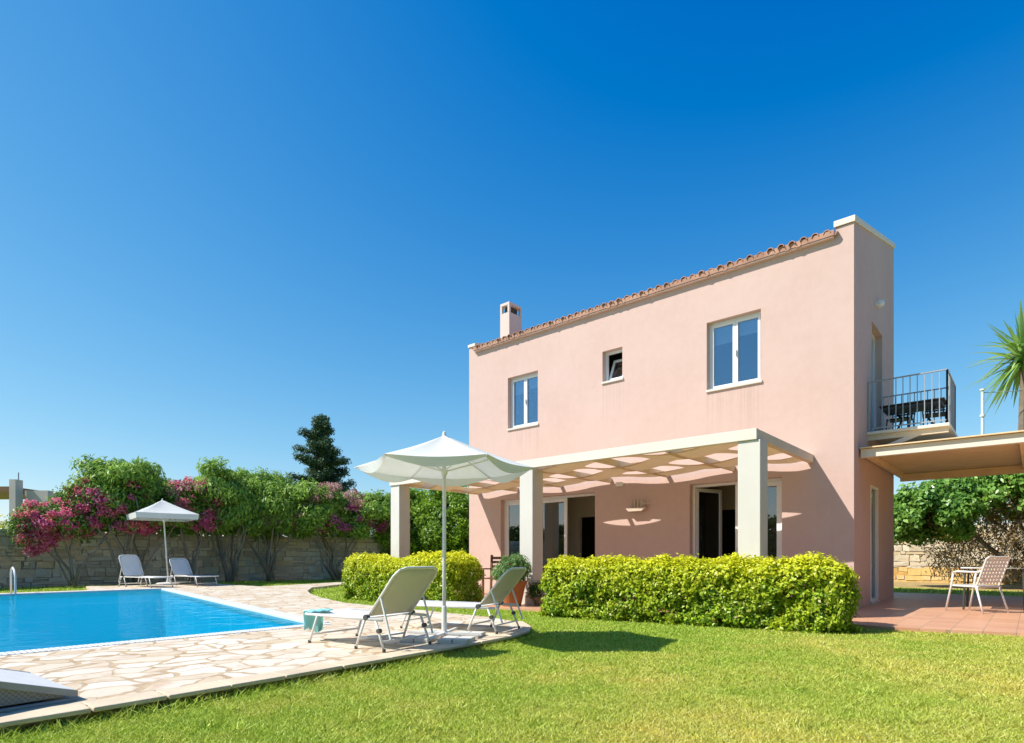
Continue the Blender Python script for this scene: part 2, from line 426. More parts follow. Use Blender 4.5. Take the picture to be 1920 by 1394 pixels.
def tag(o, label=None, cat=None, group=None, kind=None):
    if label: o['label'] = label
    if cat: o['category'] = cat
    if group: o['group'] = group
    if kind: o['kind'] = kind
    return o
def thing(name, label, cat, loc=(0, 0, 0), rz=0, group=None):
    o = D.objects.new(name, None); COL.objects.link(o); o.empty_display_size = .2
    o.location = loc; o.rotation_euler = (0, 0, rz)
    return tag(o, label, cat, group)
def copy_tree(o, parent=None):
    c = o.copy(); COL.objects.link(c)
    if parent is not None: c.parent = parent
    for ch in list(o.children): copy_tree(ch, c)
    return c

def np_mesh(name, V, F, mat, parent=None):
    """V (n,3), F (m,k) numpy -> object"""
    me = D.meshes.new(name); k = F.shape[1]
    me.vertices.add(len(V)); me.vertices.foreach_set('co', V.astype(np.float32).ravel())
    me.loops.add(F.size); me.loops.foreach_set('vertex_index', F.astype(np.int32).ravel())
    me.polygons.add(len(F)); me.polygons.foreach_set('loop_start', np.arange(0, F.size, k, dtype=np.int32))
    me.polygons.foreach_set('loop_total', np.full(len(F), k, dtype=np.int32))
    me.update(calc_edges=True)
    me.materials.append(mat)
    o = D.objects.new(name, me); COL.objects.link(o)
    if parent is not None: o.parent = parent
    return o

def leaves(P, N, L, W, rng, droop=0.0, jitter=.8, fold=.25):
    """pointed folded leaves (two triangles pairs): P points, N outward normals"""
    n = len(P)
    N = N + rng.normal(0, jitter, (n, 3)); N /= np.linalg.norm(N, axis=1, keepdims=True) + 1e-9
    T = rng.normal(0, 1, (n, 3)); T[:, 2] -= droop
    T -= N * np.sum(T * N, axis=1, keepdims=True); T /= np.linalg.norm(T, axis=1, keepdims=True) + 1e-9
    B = np.cross(N, T)
    l = L * rng.uniform(.65, 1.3, (n, 1)); w = W * rng.uniform(.7, 1.25, (n, 1))
    a = P - T * l * .5; b = P + B * w * .5 + N * w * fold; c = P + T * l * .5; d = P - B * w * .5 + N * w * fold
    V = np.stack([a, b, c, d], 1).reshape(-1, 3)
    i = np.arange(n)[:, None] * 4
    return V, np.concatenate([i + np.array([[0, 1, 2, 3]])], 1)

def fib_dirs(n, rng):
    d = rng.normal(0, 1, (n, 3)); return d / np.linalg.norm(d, axis=1, keepdims=True)

def crown_pts(center, rad, nclump, per, crad, rng, zmin=-1.0, fill=.55, flat=.75):
    """clumps spread through an ellipsoid, leaves on and in each clump; returns points and outward normals"""
    center = np.array(center, float); rad = np.array(rad, float)
    dirs = fib_dirs(nclump * 3, rng); dirs = dirs[dirs[:, 2] > zmin][:nclump]
    rr = rng.uniform(fill, 1.0, (len(dirs), 1)) ** .6
    cc = center + dirs * rr * rad
    cr = crad * rng.uniform(.45, 1.5, len(dirs))
    P = []; N = []
    for c, r_ in zip(cc, cr):
        m = max(4, int(per * (r_ / crad) ** 2 * rng.uniform(.7, 1.2)))
        d = fib_dirs(m, rng)
        q = c + d * (r_ * rng.uniform(.35, 1.1, (m, 1))) * np.array([1, 1, flat])
        out = (c - center) / rad; out = out / (np.linalg.norm(out) + 1e-6)
        P.append(q); N.append(d * .7 + out * .5 + np.array([0, 0, .35]))
    return np.concatenate(P), np.concatenate(N)

# ------------------------------------------------------------------ ground, pool, deck, patio
PA, PB, PC, PD = (-4.72, -18.0), (-4.72, -7.42), (-15.75, -5.62), (-15.75, -18.0)
g = MB(); S = 400
outer = [(S, -S), (S, S), (-S, S), (-S, -S)]; inner = [PA, PB, PC, PD]
g.add([(x, y, 0) for x, y in outer + inner], [(0, 1, 5, 4), (1, 2, 6, 5), (2, 3, 7, 6), (3, 0, 4, 7)])
tag(g.build('lawn_ground', LAWN), kind='structure')
b = MB(); zb = -1.45
q = [(*p, .03) for p in inner] + [(*p, zb) for p in inner]
b.add(q, [(4, 5, 6, 7), (0, 1, 5, 4), (1, 2, 6, 5), (2, 3, 7, 6), (3, 0, 4, 7)])
tag(b.build('pool_basin', POOLTILE), kind='structure')
wv = MB(); wv.add([(*p, .045) for p in inner], [(0, 1, 2, 3)])
tag(wv.build('pool_water', WATER), kind='structure')

deck_poly = [(-1.84, -18), (-1.86, -10.6), (-1.90, -9.4), (-1.97, -8.4), (-2.05, -7.2), (-2.12, -6.6), (-2.26, -6.2), (-2.52, -5.85), (-2.95, -5.5), (-3.6, -5.3),
             (-5.2, -5.22), (-6.58, -5.2), (-7.67, -5.12), (-9.35, -4.6), (-10.6, -4.1), (-11.8, -3.5), (-13.3, -2.5), (-15.0, .2), (-14.0, 2.6), (-14.8, 2.9), (-15.9, .3),
             (-14.9, -3.2), (-16.4, -3.3), (-18.7, -3.2), (-19.0, -6.6), (-16.5, -7.1), (-16.4, -18), PD, PC, PB, PA]
def slab(name, poly, z0, z1, mat, bevel=0):
    me = D.meshes.new(name); bm = bmesh.new()
    vs = [bm.verts.new((x, y, z1)) for x, y in poly]; f = bm.faces.new(vs)
    r = bmesh.ops.extrude_face_region(bm, geom=[f])
    for e in r['geom']:
        if isinstance(e, bmesh.types.BMVert): e.co.z = z0
    bmesh.ops.recalc_face_normals(bm, faces=bm.faces)
    bmesh.ops.triangulate(bm, faces=[f for f in bm.faces if len(f.verts) > 4])
    bm.to_mesh(me); bm.free(); me.materials.append(mat)
    o = D.objects.new(name, me); COL.objects.link(o); return o
tag(slab('pool_deck', deck_poly, -.06, .08, PAVING), kind='structure')
# cream nosing stones along the lawn edge of the deck
nos = deck_poly[:9]
m = MB(); rr = random.Random(4)
for (x0, y0), (x1, y1) in zip(nos, nos[1:]):
    n = max(1, round(math.hypot(x1 - x0, y1 - y0) / rr.uniform(.38, .6)))
    for i in range(n):
        if y0 < -13.5: pass
        a = Vector((x0 + (x1 - x0) * i / n, y0 + (y1 - y0) * i / n, .069)); c = Vector((x0 + (x1 - x0) * (i + 1) / n, y0 + (y1 - y0) * (i + 1) / n, .069))
        d = (c - a).normalized() * rr.uniform(.001, .004); nrm = Vector((d.y, -d.x, 0)).normalized() * (.0 + rr.uniform(-.008, .01))
        m.bar(a + d + nrm, c - d + nrm, .22, .03)
NOS = mat_paint('cream_edge_stone', (.64, .52, .37), .8, .16, 3, .4, 25)
tag(m.build('edging_stones', NOS, bevel=.008), kind='structure')
# gutter grate on the near side, white coping on the other sides of the pool
m = MB(); m.box(PA[0] - .01, PA[0] + .2, -18, PB[1] + .1, .05, .086)
tag(m.build('pool_gutter', GRATE), kind='structure')
m = MB()
m.bar((PB[0], PB[1] + .09, .065), (PC[0], PC[1] + .09, .065), .2, .05); m.bar((PC[0] - .08, PC[1] + .19, .066), (PD[0] - .08, PD[1], .066), .2, .05)
tag(m.build('pool_coping', mat_paint('pool_edge_stone', (.62, .63, .60), .6, .08), bevel=.01), kind='structure')

patio_poly = [(-9.9, -.02), (-9.9, -2.75), (-5.2, -3.75), (-4.0, -3.55), (-3.6, -2.85), (.1, -2.5), (1.0, -2.62), (2.2, -2.3), (9, -2.3), (9, 6.3), (-.4, 6.3), (-.4, -.02)]
tag(slab('patio', patio_poly, -.05, .05, PATIO), kind='structure')
m = MB(); m.add([(-6, 10.0, .004), (16, 10.0, .004), (16, 22, .004), (-6, 22, .004)], [(0, 1, 2, 3)])
tag(m.build('soil_bed', SOIL), kind='structure')

# ------------------------------------------------------------------ villa
villa = thing('villa', 'two storey pink villa with tiled roof edge and white windows', 'house')
def wall_mesh(u0, u1, z0, ztop, openings, t, mp):
    us = sorted({u0, u1} | {o[0] for o in openings} | {o[1] for o in openings})
    zs = sorted({z0} | {o[2] for o in openings} | {o[3] for o in openings})
    zs.append(None)
    m = MB()
    def Z(j, u): return zs[j] if zs[j] is not None else ztop(u)
    nu, nz = len(us) - 1, len(zs) - 1
    def solid(i, j):
        if not (0 <= i < nu and 0 <= j < nz): return False
        uc = (us[i] + us[i + 1]) / 2; zc = (zs[j] + (zs[j + 1] if zs[j + 1] is not None else zs[j] + .2)) / 2
        return not any(o[0] < uc < o[1] and o[2] < zc < o[3] for o in openings)
    for i in range(nu):
        for j in range(nz):
            if not solid(i, j): continue
            a, c = us[i], us[i + 1]
            q = [(a, Z(j, a)), (c, Z(j, c)), (c, Z(j + 1, c)), (a, Z(j + 1, a))]
            m.add([mp(u, 0, z) for u, z in q], [(0, 1, 2, 3)]); m.add([mp(u, t, z) for u, z in q], [(3, 2, 1, 0)])
            for (di, dj, k) in ((0, -1, 0), (1, 0, 1), (0, 1, 2), (-1, 0, 3)):
                if not solid(i + di, j + dj):
                    p, p2 = q[k], q[(k + 1) % 4]
                    m.add([mp(p[0], 0, p[1]), mp(p2[0], 0, p2[1]), mp(p2[0], t, p2[1]), mp(p[0], t, p[1])], [(0, 1, 2, 3)])
    return m
TH = .28
FO = [(-8.22, -5.28, .05, 2.45), (-2.98, -1.18, .05, 2.44), (-7.97, -6.97, 4.27, 5.61), (-5.08, -4.56, 4.93, 5.64), (-2.62, -1.56, 4.29, 5.66)]
wm = wall_mesh(-9.4, 0, -.1, lambda u: 6.56, FO, TH, lambda u, d, z: (u, d, z))
SO = [(1.37, 2.09, .10, 2.32), (1.50, 2.55, 3.34, 5.47)]
rise = (7.78 - 6.72) / 3.89
m2 = wall_mesh(TH, 3.89, -.1, lambda u: 6.72 + rise * u, SO, TH, lambda u, d, z: (-d, u, z))
wm.add(m2.v, m2.f)
wm.prism([(0, 6.56), (0, 6.72), (TH, 6.72 + rise * TH), (TH, 6.56)], 0, -TH, 0)
wm.prism([(TH, -.1), (3.89, -.1), (3.89, 7.78), (TH, 6.72 + rise * TH)], 0, -9.4, -9.17)
wm.prism([(0, 6.56), (0, 6.72), (TH, 6.72 + rise * TH), (TH, 6.56)], 0, -9.4, -9.17)
wm.box(-9.17, -TH, 3.65, 3.89, -.1, 7.4)
wm.build('wall', FACADE, villa, merge=True)
# interior
m = MB(); m.box(-9.16, -.29, .29, 3.64, -.05, .06); m.build('interior_floor', mat_plain('floor_tile', (.45, .37, .29), .4), villa)
m = MB(); m.box(-9.16, -.29, .285, 3.64, 2.75, 3.2); m.box(-4.9, -4.75, .285, 3.64, .062, 2.748); m.box(-9.165, -9.15, .29, 3.64, .062, 2.748)
pw = wall_mesh(-9.14, -4.9, .062, lambda u: 2.748, [(-7.1, -6.2, .062, 2.05)], .12, lambda u, d, z: (u, 2.0 + d, z)); m.add(pw.v, pw.f)
pw = wall_mesh(-4.75, -.29, .062, lambda u: 2.748, [(-3.2, -2.4, .062, 2.05)], .12, lambda u, d, z: (u, 2.0 + d, z)); m.add(pw.v, pw.f)
m.build('interior_wall', INTERIOR, villa)
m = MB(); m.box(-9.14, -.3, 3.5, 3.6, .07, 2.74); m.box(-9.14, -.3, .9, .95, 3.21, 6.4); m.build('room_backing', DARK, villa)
m = MB(); m.box(-3.75, -3.3, 1.45, 1.95, .063, 1.0); m.build('cabinet', BROWNW, villa, bevel=.01)

# roof: barrel tiles on a slope, rising away from the front
rt = MB(); per = .19; x = -9.14; k = 0; slope = rise
def half_tube(x, y0, y1, zoff, r, th, convex, n=7):
    vs = []
    for (yy, rad) in ((y0, r * 1.06), (y1, r * .94)):
        zc = 6.60 + slope * yy + zoff
        for rad2 in (rad, rad - th):
            for i in range(n):
                a = math.pi * i / (n - 1); s_ = 1 if convex else -1
                vs.append((x + rad2 * math.cos(a), yy, zc + s_ * rad2 * math.sin(a)))
    fs = []
    for i in range(n - 1):
        fs += [(i, i + 1, 2 * n + i + 1, 2 * n + i), (n + i + 1, n + i, 3 * n + i, 3 * n + i + 1), (i + 1, i, n + i, n + i + 1), (2 * n + i, 2 * n + i + 1, 3 * n + i + 1, 3 * n + i)]
    fs += [(0, n, 3 * n, 2 * n), (n - 1, 2 * n - 1, 4 * n - 1, 3 * n - 1)]
    rt.add(vs, fs)
rr = random.Random(2)
while x < -.27:
    for c in range(10):
        y0 = -.13 + c * .39 + rr.uniform(-.015, .015); y1 = y0 + .43
        if y0 > 3.7: break
        half_tube(x, y0 + rr.uniform(-.012, .012), y1, .055 + rr.uniform(-.006, .008), .060, .013, True)
        if x + per / 2 < -.28: half_tube(x + per / 2, y0 + .03, y1 + .03, .04, .064, .014, False)
    x += per
roof = rt.build('roof', TILE, villa, smooth=False)
m = MB(); m.prism([(-.02, 6.545), (3.89, 6.545 + slope * 3.91), (3.89, 6.59 + slope * 3.89 - .06), (-.02, 6.575)], 0, -9.17, -.285); m.build('roof_deck', CREAM, roof)
m = MB(); m.prism([(-.09, 6.535), (-.0, 6.535), (-.0, 6.56), (-.09, 6.56)], 0, -9.1, -.3); m.build('eave_mortar', FACADE, roof)
m = MB(); m.prism([(-.105, 6.56), (-.05, 6.57), (-.05, 6.672), (-.105, 6.655)], 0, -9.15, -.29); m.build('tile_bedding', TILE, roof)
cp = MB()
cp.prism([(-.03, 6.722), (-.03, 6.83), (3.93, 6.83 + rise * 3.93), (3.93, 6.722 + rise * 3.93)], 0, -TH - .03, .025)
cp.build('coping', CREAM, villa, bevel=.008); cp = MB()
cp.prism([(-.03, 6.722), (-.03, 6.80), (3.93, 6.80 + rise * 3.93), (3.93, 6.722 + rise * 3.93)], 0, -9.425, -9.15)
cp.build('coping', CREAM, villa, bevel=.008)
ch = MB(); cx0, cx1, cy0, cy1 = -9.11, -8.76, .95, 1.50
ch.box(cx0, cx1, cy0, cy1, 6.5, 7.86)
for xx in (cx0, cx1 - .07):
    for yy in (cy0, cy1 - .07): ch.box(xx, xx + .07, yy, yy + .07, 7.86, 8.07)
ch.box(cx0, cx1, cy0, cy1, 8.07, 8.15)
chim = ch.build('chimney', mat_paint('pale_pink_paint', (.66, .53, .48), .8, .05), roof, bevel=.006)
m = MB(); m.box(cx0 + .1, cx1 - .1, cy0 + .1, cy1 - .1, 7.865, 8.065); m.build('flue', DARK, roof)

# windows: white frames, panes, sills and blinds
def frame(m, u0, u1, z0, z1, y0, y1, wd):
    m.box(u0, u0 + wd, y0, y1, z0, z1); m.box(u1 - wd, u1, y0, y1, z0, z1)
    m.box(u0 + wd, u1 - wd, y0, y1, z0, z0 + wd); m.box(u0 + wd, u1 - wd, y0, y1, z1 - wd, z1)
def window(u0, u1, z0, z1, yf=.13):
    m = MB(); frame(m, u0, u1, z0, z1, yf, yf + .07, .045)
    mid = (u0 + u1) / 2
    frame(m, u0 + .047, mid - .002, z0 + .047, z1 - .047, yf - .012, yf + .05, .05); frame(m, mid + .002, u1 - .047, z0 + .047, z1 - .047, yf - .012, yf + .05, .05)
    f = m.build('window', UPVC, villa, bevel=.004)
    m = MB(); m.box(u0 + .09, mid - .04, yf + .02, yf + .026, z0 + .09, z1 - .09); m.box(mid + .04, u1 - .09, yf + .02, yf + .026, z0 + .09, z1 - .09); m.build('pane', GLASS, f)
    m = MB(); m.box(u0 - .005, u1 + .03, -.035, yf, z0 - .035, z0 + .012); m.build('sill', WHITE, f, bevel=.004)
    m = MB(); m.box(mid + .012, mid + .03, yf - .05, yf - .013, (z0 + z1) / 2 - .07, (z0 + z1) / 2 + .05); m.build('handle', ALU, f, bevel=.003)
    h = (z1 - z0) * .27
    m = MB(); m.box(u0 + .06, mid - .02, yf + .075, yf + .082, z1 - .06 - h, z1 - .06); m.box(mid + .02, u1 - .06, yf + .075, yf + .082, z1 - .06 - h * .8, z1 - .06)
    m.build('blind', SLINGW, f)
window(-7.97, -6.97, 4.27, 5.61); window(-2.62, -1.56, 4.29, 5.66)
# the small hopper window, its sash tilted in
m = MB(); frame(m, -5.08, -4.56, 4.93, 5.64, .13, .20, .05); f = m.build('window', UPVC, villa, bevel=.004)
m = MB(); m.box(-5.09, -4.53, -.035, .13, 4.895, 4.942); m.build('sill', WHITE, f, bevel=.004)
s = MB(); frame(s, -5.02, -4.62, 0, .58, 0, .05, .055); sash = s.build('sash', UPVC, f, bevel=.004); sash.location = (0, .15, 4.99); sash.rotation_euler = (R(-24), 0, 0)
s = MB(); s.box(-4.97, -4.67, .02, .026, .05, .53); gp = s.build('pane', GLASS_DOOR, f); gp.location = sash.location; gp.rotation_euler = sash.rotation_euler

def sliding(name, u0, u1, z0, z1, sashes, yf):
    m = MB(); wd = .055
    m.box(u0, u0 + wd, yf, yf + .11, z0, z1); m.box(u1 - wd, u1, yf, yf + .11, z0, z1); m.box(u0 + wd, u1 - wd, yf, yf + .11, z1 - wd, z1); m.box(u0 + wd, u1 - wd, yf, yf + .11, z0, z0 + .03)
    f = m.build(name, UPVC, villa, bevel=.004)
    for i, (a, c) in enumerate(sashes):
        yy = yf + .01 + .045 * (i % 2)
        m = MB(); frame(m, a, c, z0 + .032, z1 - wd - .002, yy, yy + .04, .085); s_ = m.build('sash', UPVC, f, bevel=.004)
        m = MB(); m.box(a + .08, c - .08, yy + .018, yy + .024, z0 + .11, z1 - .13); m.build('pane', GLASS_DOOR, f)
    return f
sliding('glass_door', -8.22, -5.28, .06, 2.45, [(-8.165, -7.15), (-7.22, -6.22)], .14)
gd = sliding('glass_door', -2.98, -1.18, .06, 2.44, [(-2.10, -1.235)], .14)
m = MB(); frame(m, 0, .78, 0, 2.28, 0, .045, .07); s_ = m.build('sash', UPVC, gd, bevel=.004); s_.location = (-2.92, .2, .10); s_.rotation_euler = (0, 0, R(72))
m = MB(); m.box(.065, .715, .02, .026, .065, 2.215); s2 = m.build('pane', GLASS_DOOR, gd); s2.location = s_.location; s2.rotation_euler = s_.rotation_euler
m = MB(); m.box(-2.075, -2.045, .105, .145, 1.0, 1.14); m.build('handle', ALU, gd)
# side doors
m = MB(); wd = .05
for (a, c, z0, z1) in ((1.37, 2.09, .10, 2.32), (1.50, 2.55, 3.34, 5.47)):
    xa, xb = (-.07, .012) if z0 < 1 else (-.20, -.13)
    m = MB(); m.box(xa, xb, a, a + wd, z0, z1); m.box(xa, xb, c - wd, c, z0, z1); m.box(xa, xb, a + wd, c - wd, z1 - wd, z1); m.box(xa, xb, a + wd, c - wd, z0, z0 + .05)
    f = m.build('side_door', UPVC, villa, bevel=.004)
    m = MB(); m.box(xa + .025, xa + .032, a + wd, c - wd, z0 + .05, z1 - wd); m.build('pane', GLASS_DOOR, f)
m = MB(); m.box(-.28, .04, 1.36, 2.10, .05, .10); m.build('doorstep', CONC, villa, bevel=.005)
# wall lamps
lm = MB(); lm.box(-4.30, -3.98, -.02, 0, 1.98, 2.18)
lm.prism([(-4.40, 2.02), (-3.90, 2.02), (-4.0, 1.94), (-4.32, 1.94)], 1, -.16, -.02)
for xx in (-4.28, -4.20, -4.12, -4.04): lm.box(xx - .012, xx + .012, -.10, -.06, 2.02, 2.20)
lm.box(-4.02, -3.83, -.09, -.065, 2.09, 2.11)
lm.build('wall_lamp', mat_plain('lamp_ceramic', (.62, .50, .42), .5), villa, bevel=.006)
lm = MB(); lm.box(-4.68, -4.52, -.10, 0, 2.52, 2.62); lm.build('wall_lamp', UPVC, villa, bevel=.02)
lm = MB(); lm.lathe([(.02, -.07), (.06, -.05), (.075, 0), (.06, .05), (.02, .07)], (.06, 1.98, 5.93), 12); lm.box(0, .03, 1.92, 2.04, 5.88, 5.98); lm.build('wall_lamp', UPVC, villa, smooth=False)

# balcony on the gable
bal = MB(); bal.box(.0, 1.24, 1.06, 2.55, 3.215, 3.27)
bl = bal.build('balcony', CREAM, villa, bevel=.006)
rl = MB()
def rail_run(a, c, n, z0=3.33, z1=4.20):
    a = Vector(a); c = Vector(c)
    for z in (z0, z1): rl.bar(a + Vector((0, 0, z)), c + Vector((0, 0, z)), .03 if z == z1 else .022, .02)
    for i in range(n + 1):
        p = a.lerp(c, i / n); wd = .026 if i in (0, n) else .014
        rl.bar(p + Vector((0, 0, 3.27 if i in (0, n) else z0)), p + Vector((0, 0, z1)), wd)
rail_run((.02, 1.12, 0), (1.20, 1.12, 0), 11); rail_run((1.20, 1.12, 0), (1.20, 2.50, 0), 13); rail_run((.02, 2.50, 0), (1.20, 2.50, 0), 11)
rl.build('railing', mat_plain('railing_grey_metal', (.34, .36, .38), .4), bl)
for yy in (1.16, 2.42):
    m = MB(); m.bar((.0, yy, 2.86), (.80, yy, 3.16), .05, .075); m.build('bracket', WHITE, bl)
    m = MB(); m.bar((.0, yy, 3.165), (1.22, yy, 3.165), .07, .095); m.build('joist', WOOD_CREAM, bl)

# black table with two chairs on the balcony
tb = thing('balcony_table', 'black metal bistro table behind the balcony railing', 'table', (.64, 1.68, 3.27))
m = MB(); m.box(-.50, .50, -.3, .3, .60, .63); m.box(-.46, .46, -.27, .27, .52, .595); m.build('table_top', BLACKM, tb, bevel=.01)
for i in range(3):
    a = 2.1 * i + .4
    m = MB(); m.tube([(.40 * math.cos(a), .26 * math.sin(a), .0), (.22 * math.cos(a), .10 * math.sin(a), .35), (.38 * math.cos(a), .24 * math.sin(a), .53)], .022, 6); m.build('leg', BLACKM, tb)
tb.scale = (1, 1, .82)
def bistro(loc, rz, label):
    t = thing('balcony_chair', label, 'chair', loc, rz, 'black chairs on the balcony')
    m = MB(); m.box(-.19, .19, -.19, .19, .42, .445); m.build('seat', BLACKM, t, bevel=.01)
    for sx in (-1, 1):
        for sy in (-1, 1):
            m = MB(); m.tube([(sx * .2, sy * .22, 0), (sx * .17, sy * .17, .42)], .012, 6); m.build('leg', BLACKM, t)
    m = MB(); m.tube([(-.18, -.18, .44), (-.19, -.24, .64), (-.15, -.25, .70), (.15, -.25, .70), (.19, -.24, .64), (.18, -.18, .44)], .012, 6)
    for k in range(5): m.bar((-.14 + .07 * k, -.19, .45), (-.14 + .07 * k, -.25, .69), .026)
    m.box(-.17, .17, -.235, -.225, .56, .60)
    m.build('backrest', BLACKM, t); t.scale = (1, 1, .86)
bistro((.36, 2.2, 3.27), R(172), 'black slatted chair on the balcony next to the villa wall')
bistro((.92, 2.18, 3.27), R(188), 'black slatted chair at the outer end of the balcony')

# ------------------------------------------------------------------ front pergola
pg = thing('pergola', 'cream pergola with three white posts and woven fabric strips along the pink facade', 'pergola', (0, 0, 0))
for xx in (-.92, -5.10, -9.11):
    m = MB(); m.box(xx, xx + .32, -2.89, -2.57, -.02, 2.63); m.build('post', WHITE, pg, bevel=.008)
m = MB(); m.box(-9.12, -.64, -2.92, -2.82, 2.632, 2.79); m.build('front_beam', mat_paint('beam_paint', (.72, .65, .56), .6, .06, 2.0, .1), pg, bevel=.006)
step = (9.02 - .69) / 6
for k in range(7):
    xx = -.69 - step * k; edge = k in (0, 6)
    m = MB()
    if edge: m.box(xx - .05, xx + .05, -2.818, -.003, 2.645, 2.785)
    else: m.box(xx - .028, xx + .028, -2.818, -.003, 2.625, 2.735)
    m.build('rafter', WOOD_CREAM, pg, bevel=.004)
def strip(y0, y1, s, amp):
    n = 120; nw = 4; vs = []; fs = []
    for i in range(n + 1):
        x = -.70 - (9.02 - .71) * i / n
        ph = math.pi * (x + .69) / step
        c = math.cos(ph); tri = math.copysign(abs(c) ** .8, c)
        fade = min(1, min(-x - .69, x + 9.02) / .3); z = 2.69 + s * amp * tri * max(0, fade)
        for j in range(nw + 1):
            tt = j / nw
            vs.append((x, y0 + (y1 - y0) * tt, z - .012 * math.sin(math.pi * tt)))
    for i in range(n):
        for j in range(nw):
            a = i * (nw + 1) + j; fs.append((a, a + 1, a + nw + 2, a + nw + 1))
    m = MB(); m.add(vs, fs); m.build('shade_strip', AWNING, pg, smooth=True)
ys = [-.10, -.70, -1.39, -2.08, -2.79]
for i in range(4): strip(ys[i], ys[i + 1] + .012, -1 if i % 2 == 0 else 1, .045 if i == 0 else .085)

BROWN_BOARD = mat_paint('warm_boards', (.80, .60, .36), .65, .1, 3, .1)
# ------------------------------------------------------------------ side pergola over the right patio
sp = thing('side_pergola', 'low cream carport style pergola joined to the right side of the villa', 'pergola', (0, 0, 0))
m = MB(); m.box(.03, 7.5, .36, .46, 2.70, 2.85); m.build('front_beam', CREAM, sp, bevel=.006)
m = MB(); m.box(.03, 7.5, 4.5, 4.6, 2.68, 2.84); m.build('rear_beam', BROWN_BOARD, sp, bevel=.006)
for xx in (.08, 2.2, 3.25, 4.3, 5.35, 6.4, 7.42):
    m = MB(); m.box(xx - .04, xx + .04, .462, 4.498, 2.74, 2.85); m.build('rafter', BROWN_BOARD, sp, bevel=.004)
m = MB(); 
for i in range(14): m.box(.03, 7.5, .30 + i * .312, .30 + i * .312 + .305, 2.856, 2.876)
m.build('roof_boards', BROWN_BOARD, sp)
for (xx, yy) in ((4.6, .41), (7.3, .41), (4.6, 4.55), (7.3, 4.55)):
    m = MB(); m.box(xx - .14, xx + .14, yy - .14 + .002, yy + .14, -.02, 2.675 if yy > 1 else 2.698); m.build('post', WHITE, sp, bevel=.006)

# ------------------------------------------------------------------ garden walls
def stone_wall(pts, h, t, mat, label, seed=1, big=1.0, name='stone_wall'):
    """random rubble: every stone a rough block through the wall, on a core of mortar"""
    rnd = random.Random(seed); P = [Vector((*p, 0)) for p in pts]
    ls = [0]
    for a, c in zip(P, P[1:]): ls.append(ls[-1] + (c - a).length)
    def at(L):
        i = 0
        while i < len(P) - 2 and L > ls[i + 1]: i += 1
        d = (P[i + 1] - P[i]).normalized(); return P[i] + d * (L - ls[i]), Vector((-d.y, d.x, 0))
    m = MB(); z = -.04
    while z < h:
        hh = rnd.choice((.08, .11, .14, .17, .21, .26)) * rnd.uniform(.9, 1.1) * big; L = rnd.uniform(-.3, 0)
        if z + hh > h - .05: hh = max(.06, h - z)
        while L < ls[-1]:
            w_ = rnd.uniform(.16, .62) * big
            if hh > .16 * big: w_ *= .8
            nsub = 2 if (hh > .15 * big and rnd.random() < .25) else 1
            for k in range(nsub):
                za = z + hh * k / nsub; zb = z + hh * (k + 1) / nsub; g = .008
                (p0, n0), (p1, n1) = at(max(0, L + g)), at(min(ls[-1], L + w_ - g))
                e = rnd.uniform(-.025, .03); e2 = rnd.uniform(-.025, .03); vs = []
                for (p, nn) in ((p0, n0), (p1, n1)):
                    for zz in (za + g, zb - g + (rnd.uniform(-.03, .05) if zb >= h - .01 else 0)):
                        j = lambda a_: rnd.uniform(-a_, a_)
                        zj = zz + j(.022); dj = Vector((p1 - p0).normalized()) * j(.03)
                        vs.append(p + nn * (-t / 2 - e + j(.014)) + dj + Vector((0, 0, zj))); vs.append(p + nn * (t / 2 + e2 + j(.014)) + dj + Vector((0, 0, zj)))
                m.add(vs, [(0, 1, 3, 2), (4, 6, 7, 5), (0, 4, 5, 1), (2, 3, 7, 6), (0, 2, 6, 4), (1, 5, 7, 3)])
            L += w_
        z += hh
    o = m.build(name, mat)
    c = MB(); vs = []
    for i, p in enumerate(P):
        d = (P[min(i + 1, len(P) - 1)] - P[max(i - 1, 0)]).normalized(); nn = Vector((-d.y, d.x, 0))
        for s_, zz in ((-1, -.05), (-1, h - .06), (1, h - .06), (1, -.05)): vs.append(p + nn * s_ * (t / 2 - .035) + Vector((0, 0, zz)))
    fs = [(i * 4 + j, i * 4 + j + 1, i * 4 + 5 + j, i * 4 + 4 + j) for i in range(len(P) - 1) for j in range(3)]
    c.add(vs, fs + [(0, 1, 2, 3), (len(vs) - 1, len(vs) - 2, len(vs) - 3, len(vs) - 4)])
    c.build('mortar', MORTAR, o)
    return tag(o, label, 'wall')
stone_wall([(-18.0, -15.0), (-19.9, -10.2), (-21.75, -7.75), (-21.5, -5), (-21.2, -2), (-20.5, .7), (-19.0, 3.6), (-16.6, 7.0), (-12, 10.5)], 1.80, .45, STONE,
           'weathered grey rubble stone wall behind the pool and the oleanders')
stone_wall([(-7, 16.9), (-1.6, 17.2), (3, 15.9), (12, 14.8)], 2.15, .4, STONEY, 'tall pale sunlit stone wall behind the spreading tree on the right', 3, 1.2)
stone_wall([(-5, 15.9), (-1.6, 15.9), (3, 14.6), (9, 13.6)], .55, .3, GOLD, 'low golden stone retaining wall at the foot of the pale wall', 4, 1.1)

